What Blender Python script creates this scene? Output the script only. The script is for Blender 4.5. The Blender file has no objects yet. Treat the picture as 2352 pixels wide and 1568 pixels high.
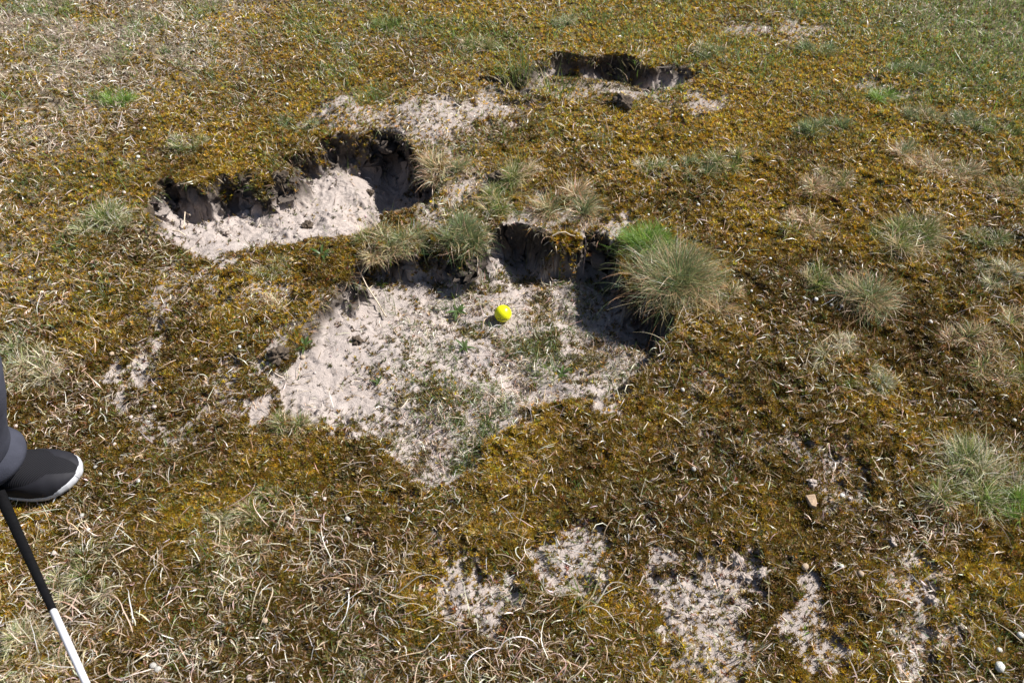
import bpy, bmesh, math, random
import numpy as np
from mathutils import Vector, Matrix

random.seed(7)
RNG = np.random.default_rng(11)
SC = bpy.context.scene
COL = SC.collection

# ------------------------------------------------------------------ camera
CAM_Z, PITCH, FPX, W2, H2 = 1.44, math.radians(49), 1907.0, 2352.0, 1568.0
cam = bpy.data.cameras.new("camera")
cam.sensor_width = 36.0
cam.lens = 36.0 * FPX / W2
cam.clip_start, cam.clip_end = 0.02, 500.0
cam.dof.use_dof = True
cam.dof.focus_distance = 1.95
cam.dof.aperture_fstop = 6.3
cam_o = bpy.data.objects.new("camera", cam)
cam_o.location = (0, 0, CAM_Z)
cam_o.rotation_euler = (math.pi / 2 - PITCH, 0, 0)
COL.objects.link(cam_o)
SC.camera = cam_o

# ------------------------------------------------------------------ light
SUN_EL = math.radians(45)
SUN_AZ = math.atan2(0.92, 0.38)            # clockwise from +Y
sun_dir = Vector((math.cos(SUN_EL) * math.sin(SUN_AZ), math.cos(SUN_EL) * math.cos(SUN_AZ), math.sin(SUN_EL)))
sl = bpy.data.lights.new("sun", 'SUN')
sl.energy = 5.0
sl.angle = math.radians(0.5)
sl.color = (1.0, 0.955, 0.89)
so = bpy.data.objects.new("sun", sl)
so.rotation_euler = sun_dir.to_track_quat('Z', 'Y').to_euler()
so.location = (4, 2, 6)
COL.objects.link(so)
wd = bpy.data.worlds.new("World")
SC.world = wd
wd.use_nodes = True
wnt = wd.node_tree
sky = wnt.nodes.new('ShaderNodeTexSky')
sky.sky_type = 'NISHITA'
sky.sun_disc = False
sky.sun_elevation = SUN_EL
sky.sun_rotation = SUN_AZ
wnt.links.new(sky.outputs[0], wnt.nodes['Background'].inputs[0])
wnt.nodes['Background'].inputs[1].default_value = 0.05
SC.view_settings.view_transform = 'Standard'
SC.view_settings.look = 'None'
SC.view_settings.exposure = 0.74
SC.view_settings.gamma = 1.0
SC.view_settings.use_curve_mapping = False

# ------------------------------------------------------------------ helpers
CP, SP = math.cos(PITCH), math.sin(PITCH)


def ray(px, py):
    u = (np.asarray(px, float) - W2 / 2) / FPX
    v = (np.asarray(py, float) - H2 / 2) / FPX
    return u, CP - v * SP, -SP - v * CP


def U(px, py, z=0.0):
    """ground point (x, y) seen at pixel px, py of a 2352 wide picture"""
    dx, dy, dz = ray(px, py)
    t = (z - CAM_Z) / dz
    return dx * t, dy * t


def proj(x, y, z):
    yy, zz = y, z - CAM_Z
    d = yy * CP - zz * SP
    v = -(yy * SP + zz * CP) / d
    return W2 / 2 + FPX * x / d, H2 / 2 + FPX * v


def hsh(ix, iy, seed):
    h = (ix.astype(np.int64) * 374761393 + iy.astype(np.int64) * 668265263 + seed * 97471127) & 0xffffffff
    h = ((h ^ (h >> 13)) * 1274126177) & 0xffffffff
    h = h ^ (h >> 16)
    return (h & 0xffffff) / float(0xffffff)


def vn(x, y, s, seed):
    X, Y = x / s, y / s
    ix, iy = np.floor(X), np.floor(Y)
    fx, fy = X - ix, Y - iy
    fx = fx * fx * (3 - 2 * fx)
    fy = fy * fy * (3 - 2 * fy)
    a, b = hsh(ix, iy, seed), hsh(ix + 1, iy, seed)
    c, d = hsh(ix, iy + 1, seed), hsh(ix + 1, iy + 1, seed)
    return (a * (1 - fx) + b * fx) * (1 - fy) + (c * (1 - fx) + d * fx) * fy - 0.5


def vn3(x, y, z, s, seed):
    Z_ = z / s
    iz = np.floor(Z_)
    f = Z_ - iz
    f = f * f * (3 - 2 * f)
    k = iz.astype(np.int64)
    return vn(x + 0.37 * s * (k % 7), y + 31.0 * s * (k % 101), s, seed) * (1 - f) + vn(x + 0.37 * s * ((k + 1) % 7), y + 31.0 * s * ((k + 1) % 101), s, seed) * f


def fbm(x, y, s, seed, o=3, g=0.5):
    r, a = 0, 1.0
    for k in range(o):
        r = r + a * vn(x + 13.7 * k, y - 7.3 * k, s, seed + k)
        s *= 0.47
        a *= g
    return r


def sstep(a, b, x):
    t = np.clip((x - a) / (b - a), 0, 1)
    return t * t * (3 - 2 * t)


def sdf_poly(x, y, poly):
    """signed distance, positive inside"""
    P = np.asarray(poly)
    d2 = np.full(x.shape, 1e9)
    ins = np.zeros(x.shape, bool)
    n = len(P)
    for i in range(n):
        ax, ay = P[i]
        bx, by = P[(i + 1) % n]
        ex, ey = bx - ax, by - ay
        wx, wy = x - ax, y - ay
        t = np.clip((wx * ex + wy * ey) / (ex * ex + ey * ey + 1e-12), 0, 1)
        d2 = np.minimum(d2, (wx - ex * t) ** 2 + (wy - ey * t) ** 2)
        cond = ((ay > y) != (by > y))
        xi = ax + (y - ay) * ex / (ey if abs(ey) > 1e-9 else 1e-9)
        ins ^= cond & (x < xi)
    d = np.sqrt(d2)
    return np.where(ins, d, -d)


def idw(x, y, pts, vals, p=2.0, eps=0.02):
    pts, vals = np.asarray(pts, float), np.asarray(vals, float)
    if vals.ndim == 1:
        vals = vals[:, None]
    num = np.zeros(x.shape + (vals.shape[1],))
    den = np.zeros(x.shape)
    for (a, b), v in zip(pts, vals):
        w = 1.0 / (((x - a) ** 2 + (y - b) ** 2 + eps * eps) ** (p / 2 + 0.5))
        num += w[..., None] * v
        den += w
    return num / den[..., None]


def mesh_obj(name, V, F, mat=None, col=None, parent=None, smooth=False, attrs=None):
    """V (n,3); F (m,k) int array of equal polygons"""
    V = np.ascontiguousarray(V, np.float32)
    F = np.ascontiguousarray(F, np.int32)
    me = bpy.data.meshes.new(name)
    m, k = F.shape
    me.vertices.add(len(V))
    me.vertices.foreach_set("co", V.ravel())
    me.loops.add(m * k)
    me.loops.foreach_set("vertex_index", F.ravel())
    me.polygons.add(m)
    me.polygons.foreach_set("loop_start", np.arange(0, m * k, k, dtype=np.int32))
    me.polygons.foreach_set("loop_total", np.full(m, k, np.int32))
    if smooth:
        me.polygons.foreach_set("use_smooth", np.ones(m, bool))
    if col is not None:
        a = me.attributes.new("col", 'FLOAT_COLOR', 'POINT')
        c = np.ones((len(V), 4), np.float32)
        c[:, :3] = col
        a.data.foreach_set("color", c.ravel())
    for n_, v_ in (attrs or {}).items():
        a = me.attributes.new(n_, 'FLOAT', 'POINT')
        a.data.foreach_set("value", np.ascontiguousarray(v_, np.float32).ravel())
    me.update()
    me.validate()
    o = bpy.data.objects.new(name, me)
    COL.objects.link(o)
    if mat:
        me.materials.append(mat)
    if parent:
        o.parent = parent
    return o


def tag(o, label=None, cat=None, group=None, kind=None):
    if label:
        o["label"] = label
    if cat:
        o["category"] = cat
    if group:
        o["group"] = group
    if kind:
        o["kind"] = kind
    return o


def empty(name, loc):
    o = bpy.data.objects.new(name, None)
    o.empty_display_size = 0.05
    o.location = loc
    COL.objects.link(o)
    return o


# ------------------------------------------------------------------ materials
def new_mat(name):
    m = bpy.data.materials.new(name)
    m.use_nodes = True
    nt = m.node_tree
    return m, nt, nt.nodes['Principled BSDF'], nt.nodes['Material Output']


def mat_plain(name, rgb, rough=0.6, spec=0.5, noise=0.0, nscale=80.0, bump=0.0, bscale=200.0):
    m, nt, b, out = new_mat(name)
    b.inputs['Roughness'].default_value = rough
    b.inputs['Specular IOR Level'].default_value = spec
    b.inputs['Base Color'].default_value = (*rgb, 1)
    tc = nt.nodes.new('ShaderNodeTexCoord')
    if noise > 0:
        n = nt.nodes.new('ShaderNodeTexNoise')
        n.inputs['Scale'].default_value = nscale
        n.inputs['Detail'].default_value = 4
        nt.links.new(tc.outputs['Object'], n.inputs['Vector'])
        r = nt.nodes.new('ShaderNodeValToRGB')
        r.color_ramp.elements[0].position = 0.3
        r.color_ramp.elements[1].position = 0.7
        r.color_ramp.elements[0].color = (*[c * (1 - noise) for c in rgb], 1)
        r.color_ramp.elements[1].color = (*[min(1, c * (1 + noise)) for c in rgb], 1)
        nt.links.new(n.outputs['Fac'], r.inputs[0])
        nt.links.new(r.outputs[0], b.inputs['Base Color'])
    if bump > 0:
        n2 = nt.nodes.new('ShaderNodeTexNoise')
        n2.inputs['Scale'].default_value = bscale
        n2.inputs['Detail'].default_value = 3
        nt.links.new(tc.outputs['Object'], n2.inputs['Vector'])
        bp = nt.nodes.new('ShaderNodeBump')
        bp.inputs['Strength'].default_value = 1.0
        bp.inputs['Distance'].default_value = bump
        nt.links.new(n2.outputs['Fac'], bp.inputs['Height'])
        nt.links.new(bp.outputs[0], b.inputs['Normal'])
    return m


def mat_blade(name, rough=0.5, spec=0.4, trans=0.3):
    """thin leaf: colour from the blade's own pigment attribute, some light passes through"""
    m, nt, b, out = new_mat(name)
    at = nt.nodes.new('ShaderNodeAttribute')
    at.attribute_name = "col"
    nt.links.new(at.outputs['Color'], b.inputs['Base Color'])
    b.inputs['Roughness'].default_value = rough
    b.inputs['Specular IOR Level'].default_value = spec
    tr = nt.nodes.new('ShaderNodeBsdfTranslucent')
    nt.links.new(at.outputs['Color'], tr.inputs['Color'])
    mx = nt.nodes.new('ShaderNodeMixShader')
    mx.inputs[0].default_value = trans
    nt.links.new(b.outputs[0], mx.inputs[1])
    nt.links.new(tr.outputs[0], mx.inputs[2])
    nt.links.new(mx.outputs[0], out.inputs['Surface'])
    return m


def ground_material():
    m, nt, b, out = new_mat("sandy_soil")
    L = nt.links
    tc = nt.nodes.new('ShaderNodeTexCoord')

    def noise(scale, detail=4, rough=0.6):
        n = nt.nodes.new('ShaderNodeTexNoise')
        n.inputs['Scale'].default_value = scale
        n.inputs['Detail'].default_value = detail
        n.inputs['Roughness'].default_value = rough
        L.new(tc.outputs['Object'], n.inputs['Vector'])
        return n

    def ramp(src, stops):
        r = nt.nodes.new('ShaderNodeValToRGB')
        e = r.color_ramp.elements
        while len(e) < len(stops):
            e.new(0.5)
        for k, (p, c) in enumerate(stops):
            e[k].position = p
            e[k].color = (*c, 1)
        L.new(src, r.inputs[0])
        return r

    def attr(n):
        a = nt.nodes.new('ShaderNodeAttribute')
        a.attribute_name = n
        return a

    def mix(fac, a, b_):
        x = nt.nodes.new('ShaderNodeMix')
        x.data_type = 'RGBA'
        if isinstance(fac, float):
            x.inputs[0].default_value = fac
        else:
            L.new(fac, x.inputs[0])
        L.new(a, x.inputs[6])
        L.new(b_, x.inputs[7])
        return x.outputs[2]

    sand = ramp(noise(14, 6, 0.65).outputs['Fac'], [(0.3, (0.37, 0.315, 0.287)), (0.5, (0.45, 0.388, 0.358)), (0.72, (0.51, 0.452, 0.42))])
    grain = ramp(noise(420, 3, 0.7).outputs['Fac'], [(0.33, (0.19, 0.155, 0.135)), (0.46, (0.46, 0.40, 0.37)), (0.7, (0.54, 0.485, 0.455))])
    sandc = mix(0.45, sand.outputs[0], grain.outputs[0])
    dust = ramp(noise(75, 5, 0.75).outputs['Fac'], [(0.32, (0.07, 0.052, 0.034)), (0.5, (0.20, 0.155, 0.105)), (0.7, (0.34, 0.28, 0.21))])
    soil = ramp(noise(55, 5, 0.7).outputs['Fac'], [(0.3, (0.030, 0.020, 0.010)), (0.52, (0.075, 0.048, 0.022)), (0.72, (0.17, 0.125, 0.075))])
    humus_shade = ramp(noise(90, 5, 0.7).outputs['Fac'], [(0.3, (0.028, 0.022, 0.018)), (0.55, (0.085, 0.068, 0.056)), (0.75, (0.22, 0.185, 0.16))])
    # topsoil under the rims, darkened so pit wall shade is in its colour
    sandc = mix(attr("humus_shade").outputs['Fac'], sandc, humus_shade.outputs[0])
    c = mix(attr("sand").outputs['Fac'], mix(attr("dust").outputs['Fac'], soil.outputs[0], dust.outputs[0]), sandc)
    L.new(c, b.inputs['Base Color'])
    b.inputs['Roughness'].default_value = 0.95
    b.inputs['Specular IOR Level'].default_value = 0.12
    bp = nt.nodes.new('ShaderNodeBump')
    bp.inputs['Strength'].default_value = 1.0
    bp.inputs['Distance'].default_value = 0.0050
    L.new(noise(190, 6, 0.75).outputs['Fac'], bp.inputs['Height'])
    L.new(bp.outputs[0], b.inputs['Normal'])
    return m


M_GROUND = ground_material()
M_MOSS = mat_blade("moss_leaf", 0.4, 0.5, 0.42)
M_DRY = mat_blade("dry_blade", 0.35, 0.6, 0.30)
M_GREEN = mat_blade("green_blade", 0.38, 0.55, 0.45)
M_CLOD = mat_plain("sand_lump", (0.42, 0.36, 0.325), 0.95, 0.1, 0.25, 120, 0.002, 300)

# ------------------------------------------------------------------ pits and sand patches (traced on the ground)
PIT_UPPER = [(321, 483), (335, 452), (352, 435), (383, 414), (418, 421), (446, 424), (474, 417), (508, 412), (536, 410), (560, 400),
             (585, 400), (612, 418), (633, 424), (648, 395), (640, 366), (680, 352), (717, 337), (779, 322), (845, 309), (890, 309), (925, 317),
             (960, 344), (984, 379), (1012, 393), (1034, 414), (1022, 436), (994, 460), (953, 483), (921, 497), (897, 512), (862, 539),
             (793, 541), (724, 550), (637, 564), (585, 569), (536, 579), (494, 596), (439, 592), (404, 572), (387, 556), (342, 532), (321, 504)]
PIT_UPPER_D = [(345, 500, .075), (420, 480, .11), (500, 480, .115), (600, 455, .11), (640, 420, .10), (700, 380, .085), (800, 360, .10), (870, 390, .15), (940, 430, .185),
               (990, 440, .185), (920, 485, .16), (860, 510, .10), (780, 530, .055), (640, 553, .04), (500, 585, .018), (430, 570, .03),
               (700, 450, .085), (800, 440, .085), (560, 520, .065), (740, 490, .065), (760, 420, .075), (400, 560, .025)]
PIT_BALL = [(794, 606), (811, 585), (850, 580), (901, 574), (945, 566), (950, 538), (968, 528), (986, 540), (1003, 572), (1050, 574), (1096, 560), (1112, 536),
            (1135, 514), (1158, 505), (1217, 505), (1258, 516), (1267, 540), (1304, 551), (1335, 543), (1350, 530), (1391, 547), (1415, 560),
            (1432, 617), (1462, 662), (1495, 686), (1532, 700), (1544, 742), (1528, 785), (1502, 825), (1474, 860), (1462, 885), (1400, 932),
            (1250, 946), (1150, 985), (1105, 1050), (1050, 1112), (940, 1115), (902, 1072), (872, 1012), (790, 985), (700, 985), (600, 968),
            (578, 930), (600, 872), (640, 815), (684, 775), (693, 730), (742, 668), (792, 652), (785, 628)]
PIT_BALL_D = [(840, 620, .14), (920, 620, .14), (985, 620, .155), (1060, 610, .13), (1110, 600, .10), (1190, 600, .165), (1250, 600, .165), (1320, 600, .12),
              (1400, 650, .19), (1450, 710, .20), (1500, 745, .20), (1490, 780, .175), (1450, 770, .15), (1380, 720, .13), (1300, 680, .095), (1155, 720, .078), (1050, 690, .085), (950, 690, .09),
              (850, 690, .08), (780, 700, .045), (730, 770, .04), (700, 830, .025), (620, 900, .016), (600, 950, .012), (700, 950, .02), (850, 850, .045),
              (1000, 850, .055), (1200, 850, .055), (1350, 850, .06), (1440, 850, .05), (1350, 910, .02), (1150, 960, .015), (1020, 1000, .015), (950, 1090, .012),
              (900, 960, .03), (1250, 780, .07), (1380, 790, .09)]
PIT_FAR = [(1079, 179), (1110, 174), (1156, 176), (1191, 169), (1241, 152), (1276, 136), (1333, 127), (1390, 127), (1429, 132), (1464, 141),
           (1492, 150), (1545, 150), (1600, 158), (1622, 172), (1590, 188), (1500, 205), (1450, 216), (1375, 212), (1290, 207), (1240, 205), (1198, 216), (1163, 206), (1092, 194)]
PIT_FAR_D = [(1090, 186, .05), (1150, 195, .065), (1200, 200, .06), (1270, 172, .075), (1330, 172, .095), (1380, 180, .105), (1430, 185, .095), (1480, 185, .07), (1560, 175, .045), (1600, 178, .03), (1400, 205, .02), (1300, 205, .015), (1250, 205, .03)]
SAND_PATCHES = [
    (0.6, [(735, 275), (780, 255), (850, 262), (960, 245), (1010, 232), (1080, 225), (1180, 228), (1215, 243), (1130, 268), (1060, 295), (1000, 345), (950, 320), (890, 302), (780, 318), (730, 300)]),
    (0.55, [(1520, 243), (1560, 234), (1640, 236), (1655, 243), (1600, 250), (1530, 250)]),
    (0.35, [(1240, 185), (1300, 180), (1460, 192), (1490, 205), (1400, 212), (1300, 200), (1240, 196)]),
    (0.9, [(245, 885), (330, 800), (372, 785), (355, 845), (290, 878)]),
    (0.55, [(380, 990), (430, 900), (520, 870), (560, 900), (540, 960), (460, 1000)]),
    (0.5, [(570, 670), (640, 655), (690, 665), (640, 700), (590, 695)]),
    (0.45, [(340, 690), (390, 645), (470, 650), (440, 690)]),
    (0.9, [(985, 1360), (1040, 1325), (1100, 1340), (1165, 1350), (1160, 1390), (1090, 1412), (1030, 1400)]),
    (0.7, [(970, 1275), (1010, 1235), (1030, 1262), (1000, 1295)]),
    (0.8, [(1255, 1300), (1290, 1255), (1335, 1290), (1310, 1335), (1270, 1330)]),
    (0.95, [(1550, 1370), (1600, 1320), (1680, 1330), (1700, 1300), (1760, 1320), (1740, 1370), (1660, 1395), (1690, 1450), (1700, 1570), (1580, 1570), (1570, 1500), (1640, 1470), (1560, 1420)]),
    (0.85, [(2060, 1330), (2100, 1290), (2135, 1320), (2120, 1400), (2150, 1470), (2100, 1510), (2030, 1460), (2060, 1390)]),
    (0.8, [(1830, 1400), (1862, 1380), (1872, 1430), (1850, 1485), (1832, 1450)]),
    (0.6, [(1850, 1060), (1880, 1045), (1885, 1110), (1862, 1130)]),
    (0.45, [(1560, 880), (1640, 850), (1660, 960), (1600, 980)]),
    (0.85, [(1165, 490), (1180, 478), (1212, 482), (1195, 495)]),
    (0.8, [(1335, 525), (1350, 512), (1375, 518), (1360, 530)]),
    (0.6, [(1990, 205), (2030, 198), (2090, 206), (2040, 213)]),
    (0.55, [(1020, 480), (1050, 440), (1100, 430), (1085, 480), (1010, 505), (970, 505)]),
    (0.5, [(1700, 60), (1760, 62), (1860, 72), (1840, 82), (1730, 75)]),
]
# moss, short straw, green grass, curled dry grass, moss tone (0 brown - 1 gold)
REGION = [
    (60, 40, .16, 1.1, .45, 0, .45), (100, 300, .24, 1.1, .40, 0, .45), (250, 150, .26, 1.05, .45, 0, .5), (60, 480, .35, .95, .45, 0, .45), (400, 100, .30, 1.0, .55, 0, .6), (400, 300, .62, .65, .50, 0, .6),
    (800, 100, .65, .6, .6, 0, .8), (760, 210, .7, .4, .55, 0, .7), (1200, 70, .8, .45, .75, 0, .95), (1600, 80, .8, .45, .8, 0, .9),
    (1800, 150, .8, .5, .7, .1, .85), (2200, 60, .25, .45, 1.6, 0, .5), (2340, 20, .05, .1, 3.2, 0, .3), (2330, 80, .15, .25, 2.4, 0, .4), (2330, 200, .5, .45, 1.1, 0, .7), (1950, 40, .5, .6, .9, 0, .8),
    (2000, 235, .95, .35, .5, 0, .95), (1700, 280, .95, .5, .35, .2, .8), (2300, 330, .8, .5, .7, .1, .7), (1500, 330, .95, .5, .35, .1, .7),
    (1300, 330, .7, .6, .4, .1, .6), (1100, 320, .25, .7, .4, 0, .5), (1080, 440, .3, .9, .5, .1, .5), (1700, 500, 1, .35, .2, .15, .4),
    (1900, 590, 1, .35, .15, .2, .2), (2200, 480, .9, .6, .25, .3, .5), (2250, 650, 1, .4, .2, .2, .3), (2100, 750, 1, .2, .1, .1, .12),
    (1700, 800, .9, .5, .2, .3, .3), (1640, 950, .7, .7, .15, .25, .35), (2000, 1000, .9, .5, .15, .4, .3), (2300, 930, 1, .35, .15, .15, .15),
    (1450, 990, 1, .3, .1, .1, .5), (1300, 1100, .95, .4, .15, .25, .5), (1600, 1150, .95, .45, .15, .25, .45), (1900, 1200, .9, .5, .15, .4, .4),
    (2200, 1270, .85, .8, .2, .9, .3), (2300, 1500, .9, .6, .2, .5, .3), (1950, 1400, .8, .45, .15, .3, .35), (1700, 1250, .85, .4, .25, .2, .4),
    (1400, 1300, .85, .5, .15, .3, .35), (1200, 1200, .95, .45, .15, .5, .35), (1100, 1500, .95, .8, .25, .9, .25), (1400, 1500, .95, .8, .3, .7, .25),
    (800, 1350, .9, 1, .2, 1.0, .25), (500, 1300, .8, 1, .25, 1.0, .25), (300, 1450, .8, 1, .25, .9, .25), (700, 1500, .95, .8, .2, .8, .2),
    (600, 1060, .9, .4, .15, .3, .3), (820, 1050, 1, .3, .1, .1, .55), (300, 1000, .8, .5, .15, .35, .25), (80, 950, .75, .7, .2, .4, .25), (120, 1200, .95, .5, .1, .25, .25),
    (450, 820, .9, .35, .2, .15, .25), (300, 700, .7, .6, .5, .2, .3), (100, 650, .5, .8, .55, .1, .35), (550, 650, .8, .5, .4, .2, .35),
    (150, 550, .5, .75, .7, 0, .5), (200, 400, .6, .75, .35, 0, .6), (620, 330, .95, .3, .25, 0, .6), (500, 380, 1, .2, .2, 0, .5),
    (680, 575, .95, .3, .3, .05, .55), (1350, 515, 1, .15, .1, 0, .5), (1250, 400, .9, .4, .3, 0, .6), (900, 1200, .9, .7, .2, .8, .3), (1580, 420, 1, .3, .25, .1, .65)]

# ------------------------------------------------------------------ ground height field


def axis(segs, far_lo, far_hi, g=1.16):
    """piecewise even spacing, finer over the pits, growing toward the horizon"""
    a = [segs[0][0]]
    for lo, hi, st in segs:
        n = int(round((hi - lo) / st))
        a += list(lo + (hi - lo) * (np.arange(n) + 1) / n)
    s, p = segs[0][2], a[0]
    left = []
    while p > far_lo:
        s *= g
        p -= s
        left.append(p)
    s, p = segs[-1][2], a[-1]
    right = []
    while p < far_hi:
        s *= g
        p += s
        right.append(p)
    return np.array(left[::-1] + a + right)


XS = axis([(-2.15, -1.18, .0048), (-1.18, 0.50, .0026), (0.50, 2.15, .0048)], -60, 60)
YS = axis([(0.36, 1.02, .0040), (1.02, 2.62, .0024), (2.62, 3.05, .0044)], -30, 120)
GX, GY = np.meshgrid(XS, YS)
dense = np.clip(1 - np.maximum(np.abs(GX) - 2.6, 0) / 1.0, 0, 1) * np.clip(1 - np.maximum(GY - 3.6, 0) / 1.0, 0, 1) * np.clip(1 - np.maximum(0.0 - GY, 0) / 1.0, 0, 1)

wx = GX + 0.040 * fbm(GX, GY, 0.085, 21, 4, 0.62) * dense
wy = GY + 0.040 * fbm(GX, GY, 0.085, 51, 4, 0.62) * dense


def world_poly(pp):
    x, y = U([p[0] for p in pp], [p[1] for p in pp])
    return np.stack([x, y], 1)


def depth_pts(dd):
    P, V = [], []
    for a, b, d in dd:
        x, y = U(a, b, -d)
        P.append((float(x), float(y)))
        V.append(d)
    return P, V


base = 0.012 * fbm(GX, GY, 0.55, 3, 3) * dense + 0.25 * vn(GX, GY, 14.0, 5) * sstep(4, 20, np.hypot(GX, GY - 1.5))
S_all = np.full(GX.shape, -1.0)
Z = base.copy()
sandm = np.zeros(GX.shape)
humus_shade = np.zeros(GX.shape)
inpit = np.zeros(GX.shape)
offx = np.zeros(GX.shape)
offy = np.zeros(GX.shape)
sel = (np.abs(GX) < 2.2) & (GY > 0.3) & (GY < 3.3)
iy0, iy1 = np.searchsorted(YS, 0.36), np.searchsorted(YS, 3.05)
ix0, ix1 = np.searchsorted(XS, -2.15), np.searchsorted(XS, 2.15)
sub = (slice(iy0, iy1), slice(ix0, ix1))
for poly, dd in ((PIT_UPPER, PIT_UPPER_D), (PIT_BALL, PIT_BALL_D), (PIT_FAR, PIT_FAR_D)):
    x, y = wx[sub], wy[sub]
    s = sdf_poly(x, y, world_poly(poly))
    P, V = depth_pts(dd)
    near = s > -0.06
    D = np.zeros(s.shape)
    D[near] = idw(GX[sub][near], GY[sub][near], P, V, 3.0, 0.03)[:, 0]
    s = s + np.where(near, 0.009 * fbm(x, y, 0.028, 78, 3, .65), 0)
    wdt = 0.030 + 0.070 * np.clip(0.18 + 1.1 * fbm(x, y, 0.11, 77, 3, .6), 0, 1) + 0.010 * (D < 0.05)
    if poly is PIT_BALL:
        cutw = sstep(U(1360, 650)[0], U(1420, 650)[0], GX[sub])
        wdt = wdt * (1 - cutw) + 0.024 * cutw
    t = np.clip(s / wdt, 0, 1)
    prof = t * t * (3 - 2 * t)
    wallm = np.sin(np.pi * np.clip(t, 0, 1)) * (s > 0) * np.clip((D - 0.03) / 0.06, 0, 1)
    prof = np.clip(prof + wallm * (0.55 * fbm(x, y, 0.045, 79, 3, .6) + 0.22 * fbm(x, y, 0.015, 80, 2, .6)), 0, 1.04)
    # slumped foot of the wall
    prof = prof * 0.86 + 0.14 * sstep(0, 0.13, s)
    bq_ = 1 - np.exp(-((GX[sub] - U(1150, 726, -.07)[0]) ** 2 + (GY[sub] - U(1150, 726, -.07)[1]) ** 2) / (2 * 0.05 ** 2))
    lump = bq_ * (0.020 * fbm(x, y, 0.13, 88, 3) + 0.010 * fbm(x, y, 0.045, 90, 3, 0.6)) * sstep(0.0, 0.06, s)
    Z[sub] = Z[sub] - (D * prof) + lump * (s > 0) * np.clip(D / 0.04, 0.3, 1)
    gy_, gx_ = np.gradient(s, YS[iy0:iy1], XS[ix0:ix1])
    gl = np.hypot(gx_, gy_) + 1e-6
    uc = 0.022 * np.clip((D - 0.04) / 0.08, 0, 1) * np.sin(np.pi * np.clip((t - 0.05) / 0.9, 0, 1)) * (s > 0)
    zz = -D * prof
    wl = (0.034 * vn3(x, y, zz, 0.042, 401) + 0.024 * vn3(x, y, zz, 0.020, 402) + 0.012 * vn3(x, y, zz, 0.010, 403)) * (s > 0) * np.sin(np.pi * np.clip(t, 0, 1)) ** 0.6 * np.clip((D - 0.02) / 0.06, 0, 1)
    uc = uc + wl
    offx[sub] -= gx_ / gl * uc
    offy[sub] -= gy_ / gl * uc
    soft = 1 - sstep(0.03, 0.07, D)
    nz = fbm(x, y, 0.07, 41, 4, 0.65) * 0.07 + fbm(x, y, 0.02, 46, 3, .6) * 0.035
    m = np.where(near, (1 - soft) * sstep(0.003, 0.014, s + 0.010 * fbm(x, y, 0.03, 47, 2)) + soft * sstep(-0.034, 0.020, s + nz), 0)
    if poly is PIT_FAR:
        m = m * np.where(s > 0.035, np.clip(0.30 + 2.0 * fbm(x, y, 0.09, 48, 3, .6), 0, 1), 1)
    sandm[sub] = np.maximum(sandm[sub], m)
    hb = (s > 0) * sstep(0.015, 0.05, D) * (1 - sstep(0.35, 0.95, prof + 0.45 * fbm(x, y, 0.05, 33, 3))) * 0.95  # topsoil band, spread down the wall to paint its shade darker
    humus_shade[sub] = np.maximum(humus_shade[sub], hb)
    inpit[sub] = np.maximum(inpit[sub], sstep(0.0, 0.02, s) * np.clip(D / 0.03, 0.4, 1))
    S_all[sub] = np.maximum(S_all[sub], s)
for st, poly in SAND_PATCHES:
    x, y = wx[sub], wy[sub]
    s = sdf_poly(x, y, world_poly(poly))
    nz = fbm(x, y, 0.07, 61, 4, 0.7) * 0.12 + fbm(x, y, 0.018, 66, 3, .65) * 0.06
    m = sstep(-0.018, 0.034, s + nz * (1.3 - 0.5 * st) + 0.056 * st - 0.004 * (1 - st)) * min(1.0, st + 0.25)
    sandm[sub] = np.maximum(sandm[sub], m)
# moss cushions stand a little proud of bare sand, everything is lumpy
rough_moss = 0.012 * fbm(GX, GY, 0.09, 201, 3, 0.6) + 0.014 * fbm(GX, GY, 0.026, 211, 3, 0.65)
rough_sand = 0.012 * fbm(GX, GY, 0.042, 221, 3, 0.7) + 0.012 * np.maximum(0, fbm(GX, GY, 0.014, 231, 2, 0.6) - 0.06) * sstep(-0.25, 0.25, fbm(GX, GY, 0.12, 236, 2)) * 2
bq = 1 - np.exp(-((GX - U(1150, 726, -.07)[0]) ** 2 + (GY - U(1150, 726, -.07)[1]) ** 2) / (2 * 0.045 ** 2))
rough_sand *= 0.12 + 0.88 * bq
rough_sand *= 0.28 + 0.85 * sstep(-0.18, 0.22, fbm(GX, GY, 0.20, 237, 2))
rough_moss *= 1 - 0.45 * sstep(1.5, 2.6, GY)
Z += dense * ((1 - sandm) * (0.009 + rough_moss) + sandm * rough_sand)
# the loose heap behind the upper pit and a low mound by the far pit
for (px, py, r, h) in ((790, 268, 0.10, 0.035), (960, 262, 0.12, 0.02), (1425, 238, 0.05, 0.022), (1090, 545, 0.05, 0.01)):
    cx, cy = U(px, py)
    q = np.hypot(GX - cx, GY - cy) / r
    Z += h * np.exp(-q * q * 1.5) * (S_all < 0)


def grid_sampler(A):
    def f(x, y):
        x = np.clip(np.asarray(x, float), XS[0], XS[-1] - 1e-6)
        y = np.clip(np.asarray(y, float), YS[0], YS[-1] - 1e-6)
        i = np.clip(np.searchsorted(XS, x, 'right') - 1, 0, len(XS) - 2)
        j = np.clip(np.searchsorted(YS, y, 'right') - 1, 0, len(YS) - 2)
        fx = (x - XS[i]) / (XS[i + 1] - XS[i])
        fy = (y - YS[j]) / (YS[j + 1] - YS[j])
        return (A[j, i] * (1 - fx) + A[j, i + 1] * fx) * (1 - fy) + (A[j + 1, i] * (1 - fx) + A[j + 1, i + 1] * fx) * fy
    return f


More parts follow.
